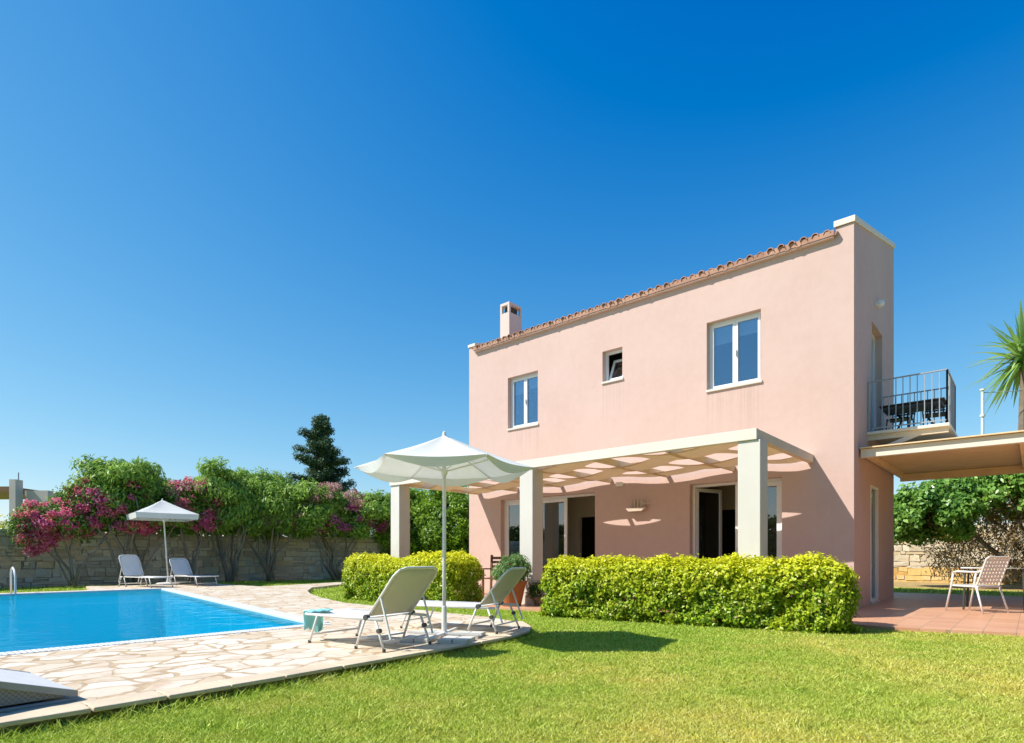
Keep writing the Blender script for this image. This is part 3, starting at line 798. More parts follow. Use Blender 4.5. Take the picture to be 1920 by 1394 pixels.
# ------------------------------------------------------------------ plants
def hedge(name, label, profile, y0, y1, n, seed, zlow=.02, mat=HEDGE, leaf=.056, rot=0, loc=(0, 0, 0)):
    """clipped hedge: leaves in a shell round a lumpy box; profile(x) gives the top height"""
    rng = np.random.default_rng(seed); x0, x1 = profile[0][0], profile[-1][0]
    px = np.array([p[0] for p in profile]); pz = np.array([p[1] for p in profile])
    u = rng.uniform(0, 1, n); x = rng.uniform(x0, x1, n)
    top = np.interp(x, px, pz)
    A_top = (x1 - x0) * (y1 - y0); A_side = (x1 - x0) * pz.mean(); A_end = (y1 - y0) * pz.mean()
    tot = A_top + 2 * A_side + 2 * A_end
    P = np.zeros((n, 3)); N = np.zeros((n, 3))
    c = u * tot
    it = c < A_top; i1 = (c >= A_top) & (c < A_top + A_side); i2 = (c >= A_top + A_side) & (c < A_top + 2 * A_side)
    i3 = (c >= A_top + 2 * A_side) & (c < A_top + 2 * A_side + A_end); i4 = c >= A_top + 2 * A_side + A_end
    y = rng.uniform(y0, y1, n); zf = rng.uniform(0, 1, n)
    P[:, 0] = x; P[:, 1] = y; P[:, 2] = zlow + (top - zlow) * zf
    P[it, 2] = top[it]; N[it, 2] = 1
    P[i1, 1] = y0; N[i1, 1] = -1; P[i2, 1] = y1; N[i2, 1] = 1
    P[i3, 0] = x0; N[i3, 0] = -1; P[i4, 0] = x1; N[i4, 0] = 1
    # round the box: pull the corners in, add lumps
    cx, cy = (x0 + x1) / 2, (y0 + y1) / 2; hx, hy = (x1 - x0) / 2, (y1 - y0) / 2
    r_ = min(.28, hy * .8)
    def rnd_in(a, h):
        e = np.maximum(np.abs(a) - (h - r_), 0); return e
    ex = rnd_in(P[:, 0] - cx, hx); ey = rnd_in(P[:, 1] - cy, hy); ez = np.maximum(P[:, 2] - (top - r_), 0)
    e = np.sqrt(ex ** 2 + ey ** 2 + ez ** 2); sc = np.where(e > r_, r_ / np.maximum(e, 1e-6), 1)
    P[:, 0] -= np.sign(P[:, 0] - cx) * ex * (1 - sc); P[:, 1] -= np.sign(P[:, 1] - cy) * ey * (1 - sc); P[:, 2] -= ez * (1 - sc)
    ph = rng.uniform(0, 6.28, 12)
    lump = .026 * (np.sin(P[:, 0] * 7 + ph[0]) * np.sin(P[:, 2] * 8 + ph[1]) + np.sin(P[:, 0] * 13 + ph[2] + P[:, 1] * 9) * np.sin(P[:, 2] * 15 + ph[3]) + np.sin(P[:, 1] * 11 + ph[4]))
    # leaves sit in rosettes at the shoot tips, some tips standing proud, others sunk in shadow
    ns = n // 9; pick = rng.integers(0, n, ns)
    tip = P[pick] + N[pick] * (lump[pick] + np.minimum(rng.normal(-.02, .028, ns), .03))[:, None]
    hole = np.sin(tip[:, 0] * 5.1 + ph[6]) * np.sin(tip[:, 2] * 9 + ph[7]) + .6 * np.sin(tip[:, 0] * 11 + tip[:, 1] * 7 + ph[8]) * np.sin(tip[:, 2] * 17 + ph[9])
    low = np.clip((.78 - tip[:, 2]) / .4, 0, 1) * (N[pick][:, 2] < .5)
    sink = (hole > .35) * low * rng.uniform(.06, .2, ns)
    tip = tip - N[pick] * sink[:, None]
    idx = np.repeat(np.arange(ns), 9); NN = N[pick][idx]
    off = rng.normal(0, .024, (len(idx), 3))
    off += NN * rng.uniform(-.05, .012, (len(idx), 1))
    P = tip[idx] + off; N = NN + off * 14
    inner = rng.uniform(0, 1, len(P)) < .14
    P[inner] -= NN[inner] * rng.uniform(.04, .2, (inner.sum(), 1))
    P[:, 2] = np.maximum(P[:, 2], .02)
    V, F = leaves(P, N + np.array([0, 0, .35]), leaf, leaf * .55, rng, jitter=.6)
    t = thing(name, label, 'hedge', loc, rot)
    np_mesh('foliage', V, F, mat, t)
    rnd = random.Random(seed)
    for i in range(6):
        m = MB()
        xx = rnd.uniform(x0 + .2, x1 - .2); yy = cy + rnd.uniform(-.1, .1)
        tp = np.interp(xx, px, pz)
        m.tube([(xx, yy, -.02), (xx + rnd.uniform(-.1, .1), yy + rnd.uniform(-.15, .15), tp * .5), (xx + rnd.uniform(-.2, .2), yy + rnd.uniform(-.25, .25), tp * .82)], [.018, .012, .005], 5)
        m.build('stem', BARK, t)
    return t
# the big hedge in front of the facade (turned a little, as in the garden)
ang = math.atan2(.85, 4.55)
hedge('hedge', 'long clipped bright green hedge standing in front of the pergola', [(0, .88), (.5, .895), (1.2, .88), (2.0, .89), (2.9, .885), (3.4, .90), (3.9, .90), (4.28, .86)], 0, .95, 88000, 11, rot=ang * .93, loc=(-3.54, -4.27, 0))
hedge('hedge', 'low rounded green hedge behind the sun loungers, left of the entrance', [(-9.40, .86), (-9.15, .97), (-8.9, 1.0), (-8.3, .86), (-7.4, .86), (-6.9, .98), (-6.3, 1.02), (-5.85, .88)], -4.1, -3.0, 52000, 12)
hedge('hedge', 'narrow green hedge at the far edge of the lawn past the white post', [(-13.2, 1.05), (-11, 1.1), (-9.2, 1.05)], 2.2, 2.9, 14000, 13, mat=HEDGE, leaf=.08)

def stems(t, base, tips, r0, mat, rnd, wob=.12, name='stem'):
    for tp in tips:
        b0 = Vector(base) + Vector((rnd.uniform(-.12, .12), rnd.uniform(-.12, .12), 0)); tp = Vector(tp)
        pts = [b0]; n = 5
        for i in range(1, n + 1):
            p = b0.lerp(tp, i / n); p.z = b0.z + (tp.z - b0.z) * (i / n) ** .85
            p += Vector((rnd.uniform(-wob, wob), rnd.uniform(-wob, wob), rnd.uniform(-wob, wob) * .4)) * (1 if i < n else .3)
            pts.append(p)
        r_ = r0 * rnd.uniform(.7, 1.15)
        m = MB(); m.tube(pts, [r_ * (1 - .13 * i) for i in range(n + 1)], 6); m.build(name, mat, t, smooth=True)

def shrub(name, label, cat, base, crowns, leafmat, leaf, per, nst, seed, flowers=None, bark=GREYBARK, r0=.05, group=None, spread=.8, jitter=.7, droop=0, crad=.34):
    """crowns: list of (centre, radii, clumps); flowers: list of (centre, radii, clumps, material)"""
    rng = np.random.default_rng(seed); rnd = random.Random(seed)
    t = thing(name, label, cat, (base[0], base[1], 0), 0, group)
    Ps, Ns = [], []
    for c, r_, k in crowns:
        c = (c[0] - base[0], c[1] - base[1], c[2])
        P, N = crown_pts(c, r_, k, per, crad, rng, zmin=-.75)
        Ps.append(P); Ns.append(N)
    P = np.concatenate(Ps); N = np.concatenate(Ns)
    V, F = leaves(P, N, leaf[0], leaf[1], rng, droop, jitter)
    np_mesh('crown', V, F, leafmat, t)
    if flowers:
        for fm in {f[3].name for f in flowers}:
            Ps, Ns = [], []
            for c, r_, k, mt in flowers:
                if mt.name != fm: continue
                c = (c[0] - base[0], c[1] - base[1], c[2])
                P, N = crown_pts(c, r_, k, 55, .17, rng, zmin=-.9, fill=.75)
                Ps.append(P); Ns.append(N)
            P = np.concatenate(Ps); N = np.concatenate(Ns)
            V, F = leaves(P, N, .075, .065, rng, 0, .9)
            np_mesh('flowers', V, F, MATS[fm], t)
    if nst:
        tips = []
        for i in range(nst):
            c, r_, k = crowns[i % len(crowns)]
            a = 6.283 * i / nst + rnd.uniform(-.3, .3)
            tips.append((c[0] - base[0] + math.cos(a) * r_[0] * spread * rnd.uniform(.5, 1), c[1] - base[1] + math.sin(a) * r_[1] * spread * rnd.uniform(.5, 1), c[2] - r_[2] * rnd.uniform(.0, .5)))
        stems(t, (0, 0, -.03), tips, r0, bark, rnd)
    return t
OG = 'flowering shrubs along the stone wall'
def lobes(c, R_, n, seed, k=26):
    rnd = random.Random(seed); out = []
    for i in range(n):
        a = 6.283 * i / n + rnd.uniform(-.5, .5); q = rnd.uniform(.35, .95)
        h_ = rnd.uniform(-.35, .45) * R_[2]
        out.append(((c[0] + math.cos(a) * R_[0] * q, c[1] + math.sin(a) * R_[1] * q, c[2] + h_), (R_[0] * rnd.uniform(.38, .6), R_[1] * rnd.uniform(.38, .6), R_[2] * rnd.uniform(.45, .75)), k))
    out.append((c, (R_[0] * .75, R_[1] * .75, R_[2] * .8), int(k * 1.4)))
    return out
BG = 'dark shrubs growing behind the stone wall'
for i, (x, y, hh) in enumerate([(-23.3, -5.6, 1.45), (-23.2, -3.9, 1.5), (-23.0, -2.0, 1.55), (-22.5, -.1, 1.5), (-21.8, 1.8, 1.5), (-20.8, 3.7, 1.4), (-19.7, 5.5, 1.3)]):
    shrub('shrub', ['dark shrub behind the wall at the pink bougainvillea', 'dark shrub behind the wall above the small white parasol', 'dark shrub behind the wall between pink blooms and first green oleander', 'dark shrub behind the wall above the far right lounger',
        'dark shrub behind the wall left of the purple flowers', 'dark shrub behind the wall under the conifer', 'dark shrub behind the wall end near the white post'][i], 'shrub', (x, y),
        [((x, y, hh), (1.0, 1.25, 1.1), 60)], SEDGE, (.15, .06), 120, 3, 100 + i, group=BG, jitter=.9)
shrub('bougainvillea', 'bougainvillea with masses of pink bracts spilling over the left end of the stone wall', 'shrub', (-20.35, -6.6),
      [((-20.7, -6.9, 2.15), (.7, 1.0, .6), 34), ((-20.5, -5.9, 2.7), (.8, .9, .8), 44), ((-20.6, -7.6, 1.7), (.35, .5, .45), 10)], BOUGL, (.09, .06), 190, 5, 21,
      [((-20.45, -6.9, 2.1), (.75, 1.05, .65), 80, PINK), ((-20.35, -5.9, 2.75), (.8, .9, .75), 60, PINK), ((-20.35, -7.45, 1.65), (.35, .45, .6), 42, PINK), ((-20.0, -4.9, 1.95), (.4, .45, .25), 20, PINK)], group=OG)
shrub('oleander', 'tall rounded green shrub with pink blooms behind the far white parasol', 'shrub', (-20.3, -5.0),
      lobes((-20.45, -4.85, 2.95), (1.25, 1.5, 1.3), 8, 1) + [((-20.3, -4.3, 2.3), (1.2, 1.5, .6), 50)], OLEA, (.19, .055), 120, 9, 22,
      [((-19.9, -3.6, 2.3), (.7, .5, .4), 14, PINK), ((-20.0, -5.6, 3.0), (.9, .9, .8), 34, PINK), ((-19.6, -5.0, 1.95), (.4, .6, .25), 12, PINK)], group=OG, droop=-1.5)
shrub('bougainvillea', 'pink and orange flowering shrub between the tall rounded shrub and the bright green oleander', 'shrub', (-20.0, -3.3),
      [((-20.1, -3.2, 2.6), (.9, 1.1, .95), 75)], BOUGL, (.10, .06), 190, 5, 23,
      [((-19.7, -3.3, 2.9), (.9, .9, .75), 64, PINK), ((-19.5, -3.0, 2.25), (.5, .5, .4), 30, PINK), ((-19.6, -3.4, 3.2), (.7, .7, .4), 30, DUSTYP)], group=OG)
shrub('oleander', 'bright green upright oleander with fanned grey stems right of the far loungers', 'shrub', (-20.0, -1.9),
      lobes((-20.1, -2.15, 3.05), (1.05, 1.15, 1.3), 7, 2) + [((-19.9, -1.7, 2.35), (1.1, 1.2, .6), 45)], OLEA, (.20, .055), 120, 10, 24, group=OG, droop=-2, r0=.06)
shrub('oleander', 'pale green oleander with many bare stems, second from the right along the wall', 'shrub', (-19.75, -.5),
      lobes((-19.85, -.55, 2.95), (1.1, 1.2, 1.25), 7, 3) + [((-19.6, -.2, 2.3), (1.1, 1.2, .6), 45)], OLEA, (.20, .055), 120, 9, 25,
      [((-18.9, .3, 2.6), (.5, .6, .5), 30, PURPLE), ((-19.2, -.6, 2.3), (.5, .6, .3), 14, PURPLE)], group=OG, droop=-2, r0=.06)
shrub('oleander', 'dusty oleander with purple flowers and wide stems at the right end of the wall', 'shrub', (-18.75, 1.8),
      lobes((-19.0, 1.4, 2.7), (1.35, 1.5, 1.1), 8, 4) + lobes((-18.3, 2.6, 2.55), (1.0, 1.1, .95), 5, 5, 18), OLEA, (.18, .055), 115, 10, 26,
      [((-18.6, .6, 2.5), (.5, .7, .6), 40, PURPLE), ((-17.9, 2.9, 2.65), (.7, .7, .7), 44, PURPLE), ((-18.2, 1.8, 2.5), (.9, .9, .6), 36, PURPLE), ((-18.5, 1.6, 3.2), (1.1, 1.2, .6), 70, DUSTYP)], group=OG, r0=.06)
# a few trees beyond
def conifer(loc, h, label):
    rng = np.random.default_rng(31); rnd = random.Random(31)
    t = thing('conifer_tree', label, 'tree', loc)
    m = MB(); m.tube([(0, 0, -.1), (.05, 0, h * .5), (0, .03, h * .97)], [.22, .13, .03], 8); m.build('trunk', BARK, t)
    Ps, Ns = [], []; br = MB()
    nl = 15
    for i in range(nl):
        z = h * (.22 + .76 * i / (nl - 1)); ra = (1 - i / (nl - 1)) ** .75 * 1.85 + .32
        k = max(5, int(9 - i * .25)); a0 = rnd.uniform(0, 6.28)
        for j in range(k):
            a = a0 + 6.283 * j / k + rnd.uniform(-.3, .3); L = ra * rnd.uniform(.4, 1.3)
            zj = rnd.uniform(-.5, .5); tip = np.array([math.cos(a) * L, math.sin(a) * L, z + zj + L * rnd.uniform(.0, .4)])
            br.tube([(0, 0, z - .05), tuple(tip * np.array([.6, .6, 1]) - np.array([0, 0, .06])), tuple(tip)], [.04, .025, .01], 5)
            for s_ in np.linspace(.35, 1, 4):
                c = np.array([0, 0, z + zj * .6]) * (1 - s_) + tip * s_; m_ = 170
                d = fib_dirs(m_, rng); Ps.append(c + d * rng.uniform(.08, .34, (m_, 1)) * np.array([1, 1, .7])); Ns.append(d + np.array([0, 0, .5]))
    br.build('branches', BARK, t)
    V, F = leaves(np.concatenate(Ps), np.concatenate(Ns), .13, .05, rng)
    np_mesh('crown', V, F, CONIF, t)
conifer((-24.4, 4.5, 0), 7.6, 'dark tufted conifer rising beyond the stone wall left of the near parasol')
TG = 'green trees beyond the hedge between the white post and the villa'
shrub('leafy_tree', 'yellow green tree just left of the far white pergola post', 'tree', (-18.0, 4.9), [((-18.0, 4.9, 2.2), (1.3, 1.4, 1.75), 120), ((-17.6, 5.4, 1.2), (1.1, 1.1, 1.0), 60)], BRIGHT, (.13, .07), 200, 4, 41, group=TG, bark=BARK, r0=.09)
shrub('leafy_tree', 'bright green tree showing between the white pergola post and the parasol pole', 'tree', (-15.9, 5.6), [((-15.9, 5.4, 2.2), (1.4, 1.3, 1.75), 130), ((-15.6, 5.4, 1.0), (1.2, 1.1, .9), 60)], BRIGHT, (.13, .07), 200, 4, 42, group=TG, bark=BARK, r0=.09)
shrub('leafy_tree', 'bright green tree touching the left corner of the pink villa', 'tree', (-13.6, 6.6), [((-13.6, 6.4, 2.2), (1.5, 1.3, 1.8), 130), ((-13.4, 6.2, 1.0), (1.3, 1.1, .9), 60)], BRIGHT, (.13, .07), 200, 4, 43, group=TG, bark=BARK, r0=.09)
# spreading bush on the right, with bare twiggy underside
rb = shrub('spreading_tree', 'wide spreading glossy leaved tree with twiggy underside behind the right patio', 'tree', (2.6, 12.2),
      [((2.0, 12.0, 2.85), (2.3, 1.7, .9), 200), ((-.1, 10.7, 2.15), (1.15, 1.0, .85), 100), ((3.6, 12.0, 2.8), (1.8, 1.6, 1.0), 120)], BUSH, (.16, .09), 170, 0, 51, bark=BARK, crad=.36)
rnd = random.Random(5); rng = np.random.default_rng(52)
stems(rb, (0, 0, -.03), [(-.6, -.3, 2.3), (-2.0, -1.2, 2.0), (1.1, -.2, 2.3), (.3, -.6, 2.4), (-1.3, .3, 2.2)], .11, BARK, rnd, .1, 'trunk')
m = MB(); tp = []
for i in range(1000):
    a = Vector((rnd.uniform(-2.75, 1.5), rnd.uniform(-1.6, .9), rnd.uniform(.12, 2.3) ** 1.0))
    d = Vector((rnd.uniform(-.3, .3), rnd.uniform(-.3, .3), rnd.uniform(.1, .5)))
    m.tube([a, a + d * .6 + Vector((0, 0, .05)), a + d * 1.3], [.010, .008, .004], 4); tp.append(a + d)
m.build('twigs', GREYBARK, rb)
P = np.array([tuple(v) for v in tp for _ in range(6)]) + rng.normal(0, .16, (len(tp) * 6, 3))
V, F = leaves(P, rng.normal(0, 1, P.shape), .10, .05, rng); np_mesh('dry_leaves', V, F, TWIG, rb)

# palm on the right
def palm(loc, h, label):
    rng = np.random.default_rng(61); rnd = random.Random(61)
    t = thing('palm_tree', label, 'tree', loc)
    m = MB(); pts = [(0.03 * math.sin(i * .6), 0, -.05 + h * i / 14) for i in range(15)]
    m.tube(pts, [.16 - .002 * i + (.012 if i % 2 else 0) for i in range(15)], 10); m.build('trunk', BARK, t)
    V = []; F = []
    for i in range(170):
        az = rnd.uniform(0, 6.283); el = rnd.uniform(-1.0, 1.5); L = rnd.uniform(1.4, 2.0)
        d = Vector((math.cos(az) * math.cos(el), math.sin(az) * math.cos(el), math.sin(el)))
        sd = d.cross(Vector((0, 0, 1))).normalized(); wd = rnd.uniform(.06, .095)
        base = Vector((0, 0, h - .05 + rnd.uniform(-.4, .3))); prev = None; n = 6
        for k in range(n + 1):
            s_ = k / n; p = base + d * L * s_ + Vector((0, 0, -.25 * s_ * s_ * L * (1 if el < .8 else .4)))
            ww = wd * (1 - s_ ** 2.2) + .002
            V += [p - sd * ww, p + sd * ww + d.cross(sd) * .0]
            if k: o_ = len(V) - 4; F.append((o_, o_ + 1, o_ + 3, o_ + 2))
    np_mesh('fronds', np.array([tuple(v) for v in V]), np.array(F), PALM, t)
palm((2.05, 17.6, 0), 8.5, 'spiky palm at the right edge rising above the side pergola')

# grass blades on the lawn
def grass():
    rng = np.random.default_rng(71)
    camx, camy = 2.318, -11.58
    hx = -math.sin(R(41.22)); hy = math.cos(R(41.22))
    out = []
    dk = np.array(deck_poly[:16] + [(-12, -18)])
    def inside(P, poly):
        x, y = P[:, 0], P[:, 1]; r = np.zeros(len(P), bool); n = len(poly); j = n - 1
        for i in range(n):
            xi, yi = poly[i]; xj, yj = poly[j]
            c = ((yi > y) != (yj > y)) & (x < (xj - xi) * (y - yi) / (yj - yi + 1e-12) + xi); r ^= c; j = i
        return r
    for (d0, d1, dens, wd, ht) in ((2.0, 4.5, 17000, .0034, .019), (4.5, 7.0, 9000, .0046, .021), (7.0, 12.5, 4000, .0072, .024), (12.5, 26, 420, .018, .04)):
        n = int((d1 ** 2 - d0 ** 2) * 1.12 * dens)
        d = np.sqrt(rng.uniform(d0 ** 2, d1 ** 2, n)); lat = rng.uniform(-1.12, 1.12, n) * d
        # keep to a wedge a little wider than the view
        P = np.stack([camx + hx * d + hy * lat, camy + hy * d - hx * lat], 1)
        k = ~inside(P, deck_poly) & ~inside(P, patio_poly) & ~inside(P, [PA, PB, PC, PD]) & (P[:, 0] < 9) & (P[:, 1] < 10.0) & ~((P[:, 0] > -9.4) & (P[:, 0] < 0) & (P[:, 1] > -.05) & (P[:, 1] < 3.9)) & (P[:, 0] > -21)
        k &= (np.linalg.norm(P - np.array([camx, camy]), axis=1) > 1.2)
        P = P[k]; n = len(P)
        if n: out.append((P, wd, ht))
    E = []
    for (x0, y0), (x1, y1) in zip(deck_poly[:8], deck_poly[1:9]):
        L_ = math.hypot(x1 - x0, y1 - y0); k_ = int(L_ * 420); tt = rng.uniform(0, 1, k_)
        nx, ny = (y1 - y0) / L_, -(x1 - x0) / L_; o_ = .125 + rng.exponential(.03, k_)
        keep = rng.uniform(0, 1, k_) < .35 + .65 * (np.sin(tt * L_ * 5) * np.sin(tt * L_ * 2.3 + 1) > -.1)
        E.append(np.stack([x0 + (x1 - x0) * tt + nx * o_, y0 + (y1 - y0) * tt + ny * o_], 1)[keep])
    out.append((np.concatenate(E), .005, .062))
    Tu = []
    for _ in range(150):
        c_ = np.array([rng.uniform(-1.6, 5), rng.uniform(-10.3, -4.5)]); Tu.append(c_ + rng.normal(0, .035, (rng.integers(14, 40), 2)))
    Tu = np.concatenate(Tu); out.append((Tu[~inside(Tu, deck_poly)], .006, .05))
    Vs, Fs = [], []; o = 0
    for P, wd, ht in out:
        n = len(P); a = rng.uniform(0, 6.283, n); h = ht * rng.uniform(.5, 1.3, n); lean = rng.normal(0, .9, (n, 2)) * h[:, None]
        w_ = wd * rng.uniform(.6, 1.3, n)
        dx = np.cos(a) * w_; dy = np.sin(a) * w_
        b0 = np.stack([P[:, 0] - dx, P[:, 1] - dy, np.zeros(n)], 1); b1 = np.stack([P[:, 0] + dx, P[:, 1] + dy, np.zeros(n)], 1)
        tp = np.stack([P[:, 0] + lean[:, 0], P[:, 1] + lean[:, 1], h], 1)
        Vs.append(np.stack([b0, b1, tp], 1).reshape(-1, 3)); Fs.append(np.arange(n * 3).reshape(-1, 3) + o); o += n * 3
    ob = np_mesh('grass', np.concatenate(Vs), np.concatenate(Fs), GRASS)
    tag(ob, 'short mown green and yellow lawn grass in front of the villa', 'grass', kind='stuff')
grass()

# ------------------------------------------------------------------ parasols
def parasol(loc, label, nside, rad, zrim, zapex, rot, zrun, val, tilt=(0, 0), pole_r=.02, base='grid'):
    t = thing('parasol', label, 'parasol', loc)
    m = MB(); tx, ty = tilt
    m.tube([(0, 0, .03), (tx * .5, ty * .5, zapex * .5), (tx, ty, zapex - .03)], pole_r, 10); m.build('pole', ALU, t, smooth=True)
    apex = Vector((tx, ty, zapex)); hem = .034 if nside > 4 else .02
    cor = [Vector((tx + rad * math.cos(rot + 6.28319 * i / nside), ty + rad * math.sin(rot + 6.28319 * i / nside), zrim)) for i in range(nside)]
    vs = []; fs = []; ns = 10; nr = 8
    for i in range(nside):
        a, c = cor[i], cor[(i + 1) % nside]; o = len(vs)
        for r_ in range(nr + 1):
            for s_ in range(ns + 1):
                tt = s_ / ns; rad_t = r_ / nr
                e = a.lerp(c, tt); sag = math.sin(math.pi * tt)
                e = e + (apex - e) * .035 * sag + Vector((0, 0, -hem * sag))   # hem drawn in and hanging between the ribs
                p = apex.lerp(e, rad_t); p.z -= .045 * math.sin(math.pi * rad_t) * (.35 + .65 * sag) * rad
                vs.append(p)
        for r_ in range(nr):
            for s_ in range(ns):
                q = o + r_ * (ns + 1) + s_; fs.append((q, q + 1, q + ns + 2, q + ns + 1))
    m = MB(); m.add(vs, fs); cn = m.build('canopy', CANVAS, t, smooth=True, merge=True)
    vs = []; fs = []
    for i in range(nside):
        a, c = cor[i], cor[(i + 1) % nside]; o = len(vs)
        for s_ in range(ns * 2 + 1):
            tt = s_ / (ns * 2); e = a.lerp(c, tt); sag = math.sin(math.pi * tt)
            e = e + (apex - e) * .035 * sag + Vector((0, 0, -hem * sag))
            dpt = val * (.22 + .78 * sag) if nside > 4 else val
            vs += [e, e + Vector((0, 0, -dpt)) + (Vector((tx, ty, e.z)) - e) * .03]
        for s_ in range(ns * 2):
            q = o + s_ * 2; fs.append((q, q + 2, q + 3, q + 1))
    m = MB(); m.add(vs, fs); m.build('valance', CANVAS, cn, smooth=True)
    hub = Vector((tx * zrun / zapex, ty * zrun / zapex, zrun))
    for i in range(nside):
        a = cor[i]; m = MB(); m.tube([apex + Vector((0, 0, -.05)), apex.lerp(a, .5) + Vector((0, 0, -.05)), a + Vector((0, 0, -.012))], .008, 6); m.build('rib', ALU, t)
        mid = apex.lerp(a, .56) + Vector((0, 0, -.05)); m = MB(); m.tube([hub, mid], .008, 6); m.build('strut', ALU, t)
    m = MB(); m.lathe([(pole_r + .004, -.04), (pole_r + .016, -.02), (pole_r + .016, .03), (pole_r + .004, .04)], hub, 12); m.build('runner', ALU, t)
    m = MB(); m.lathe([(.004, .045), (.018, .035), (.02, .0), (.035, -.02)], apex, 12); m.build('finial', ALU, t)
    if base == 'grid':
        b = MB()
        for k in range(4):
            a = k * math.pi / 2 + .5
            c, s_ = math.cos(a), math.sin(a)
            for (u, v) in ((.05, .05), (.05, .21), (.21, .05), (.21, .21)):
                q = [(u, v), (u + .15, v), (u + .15, v + .15), (u, v + .15)]
                pts = [(x_ * c - y_ * s_, x_ * s_ + y_ * c) for x_, y_ in q]
                b.prism(pts, 2, .0, .045)
        b.build('base', CONC, t, bevel=.006)
        b = MB(); b.bar((-.36, -.2, .06), (.36, .2, .06), .03, .025); b.bar((-.2, .36, .0615), (.2, -.36, .0615), .03, .025); b.lathe([(.05, .05), (.03, .08), (.026, .34), (.022, .35)], n=12); b.build('stand', ALU, t)
    else:
        b = MB(); b.lathe([(.34, 0), (.34, .05), (.30, .07), (.06, .09), (.03, .28), (.022, .3)], n=24); b.build('base', CONC, t)
    return t
cam_h = R(41.22)
# vertex directions measured from the viewing axis, anticlockwise from above
parasol((-2.40, -7.29, .08), 'large white six sided parasol standing between the two near sun loungers', 6, .955, 1.83, 2.17, cam_h + R(90) + R(31), 1.78, .09, (-.01, .01))
parasol((-18.08, -4.65, .08), 'small white four sided parasol between the far loungers by the stone wall', 4, 1.2, 2.2, 2.66, cam_h + R(90) + R(-4), 2.0, .16, (-.1, -.14), .024, 'round')

# ------------------------------------------------------------------ sun loungers
def lounger(loc, rz, label, group, back_deg=50, backlen=.70, sling=SLING, seat=SLINGW, length=1.78, width=.60, zs=.29, bx=1.62):
    """foot at local x=0, head toward +x"""
    t = thing('sun_lounger', label, 'sun lounger', loc, rz, group)
    hw = width / 2
    m = MB(); m.tube([(length, -hw, zs), (.03, -hw, zs), (0, -hw + .03, zs), (0, hw - .03, zs), (.03, hw, zs), (length, hw, zs)], .014, 8)
    m.build('frame', ALU, t, smooth=True)
    # legs: crossed pair at the head, splayed pair at the foot
    for s_ in (-1, 1):
        y = s_ * hw
        for (xa, xb) in ((bx - .02, bx - .14), (bx + .12, bx + .24), (.22, .10)):
            m = MB(); m.tube([(xa, y, zs), (xb, y * 1.02, .012)], .012, 7); lg = m.build('leg', ALU, t, smooth=True)
            m = MB(); m.tube([(xb, y * 1.02, 0), (xb, y * 1.02, .03)], .016, 7); m.build('foot_cap', DARKPL, lg)
    for xc in (bx + .19, bx - .11, .13):
        m = MB(); m.tube([(xc, -hw, .09), (xc, hw, .09)], .009, 7); m.build('crossbar', ALU, t)
    # seat sling
    n = 16; vs = []; fs = []
    for i in range(n + 1):
        x = .02 + (bx - .04) * i / n
        for j in range(7):
            y = -hw + .012 + (width - .024) * j / 6
            vs.append((x, y, zs + .008 - .03 * math.sin(math.pi * j / 6) * math.sin(math.pi * min(1, i / n * 1.02)) ** .3))
    for i in range(n):
        for j in range(6): a = i * 7 + j; fs.append((a, a + 1, a + 8, a + 7))
    m = MB(); m.add(vs, fs); m.build('seat', seat, t, smooth=True, solid=.006)
    # backrest
    a = R(back_deg); d = Vector((math.cos(a), 0, math.sin(a))); nrm = Vector((-math.sin(a), 0, math.cos(a)))
    o = Vector((bx, 0, zs + .02)); L = backlen
    def B(u, y, k=0.0): return o + d * u + Vector((0, y, 0)) + nrm * k
    m = MB(); bw = hw - .02
    m.tube([B(0, -bw), B(L - .10, -bw), B(L - .03, -bw + .03), B(L, -bw + .10), B(L, bw - .10), B(L - .03, bw - .03), B(L - .10, bw), B(0, bw)], .013, 8)
    bf = m.build('backrest_frame', ALU, t, smooth=True)
    vs = []; fs = []
    for i in range(13):
        u = .01 + (L - .02) * i / 12
        for j in range(7):
            y = (-bw + .01 + (2 * bw - .02) * j / 6) * (1 if u < L - .08 else 1 - .6 * (u - (L - .08)) / .5)
            vs.append(B(u, y, -.028 * math.sin(math.pi * j / 6) * math.sin(math.pi * i / 12) ** .4))
    for i in range(12):
        for j in range(6): q = i * 7 + j; fs.append((q, q + 1, q + 8, q + 7))
    m = MB(); m.add(vs, fs); m.build('backrest', sling, t, smooth=True, solid=.006)
    for s_ in (-1, 1):
        m = MB(); m.tube([B(L * .42, s_ * bw), (bx + .30, s_ * bw, .12)], .011, 7); m.build('support_strut', ALU, t)
        m = MB(); m.lathe([(.01, -.02), (.028, -.02), (.028, .02), (.01, .02)], (0, 0, 0), 12)
        h = m.build('hinge', DARKPL, t); h.location = (bx, s_ * hw, zs + .015); h.rotation_euler = (R(90), 0, 0)
        m = MB(); m.lathe([(.008, -.018), (.022, -.018), (.022, .018), (.008, .018)], (0, 0, 0), 12)
        h = m.build('hinge', DARKPL, t); h.location = (bx + .17, s_ * hw, zs - .1); h.rotation_euler = (R(90), 0, 0)
    return t
LG = 'sling sun loungers round the pool'
lounger((-3.34, -8.10, .08), R(6.5), 'near sun lounger with beige raised backrest and a teal towel over its foot end', LG, 49, .61, width=.60, length=1.15, bx=.94)
lounger((-3.66, -6.75, .08), R(15.5), 'near sun lounger right of the white parasol pole, in front of the terracotta pot', LG, 49, .57, width=.58, length=1.38, bx=1.17)
lounger((-16.35, -5.35, .08), R(180 + 12), 'far pale sun lounger left of the small parasol by the stone wall', LG, 62, .70, SLINGW, SLINGW, 1.68, .6, .29, 1.52)
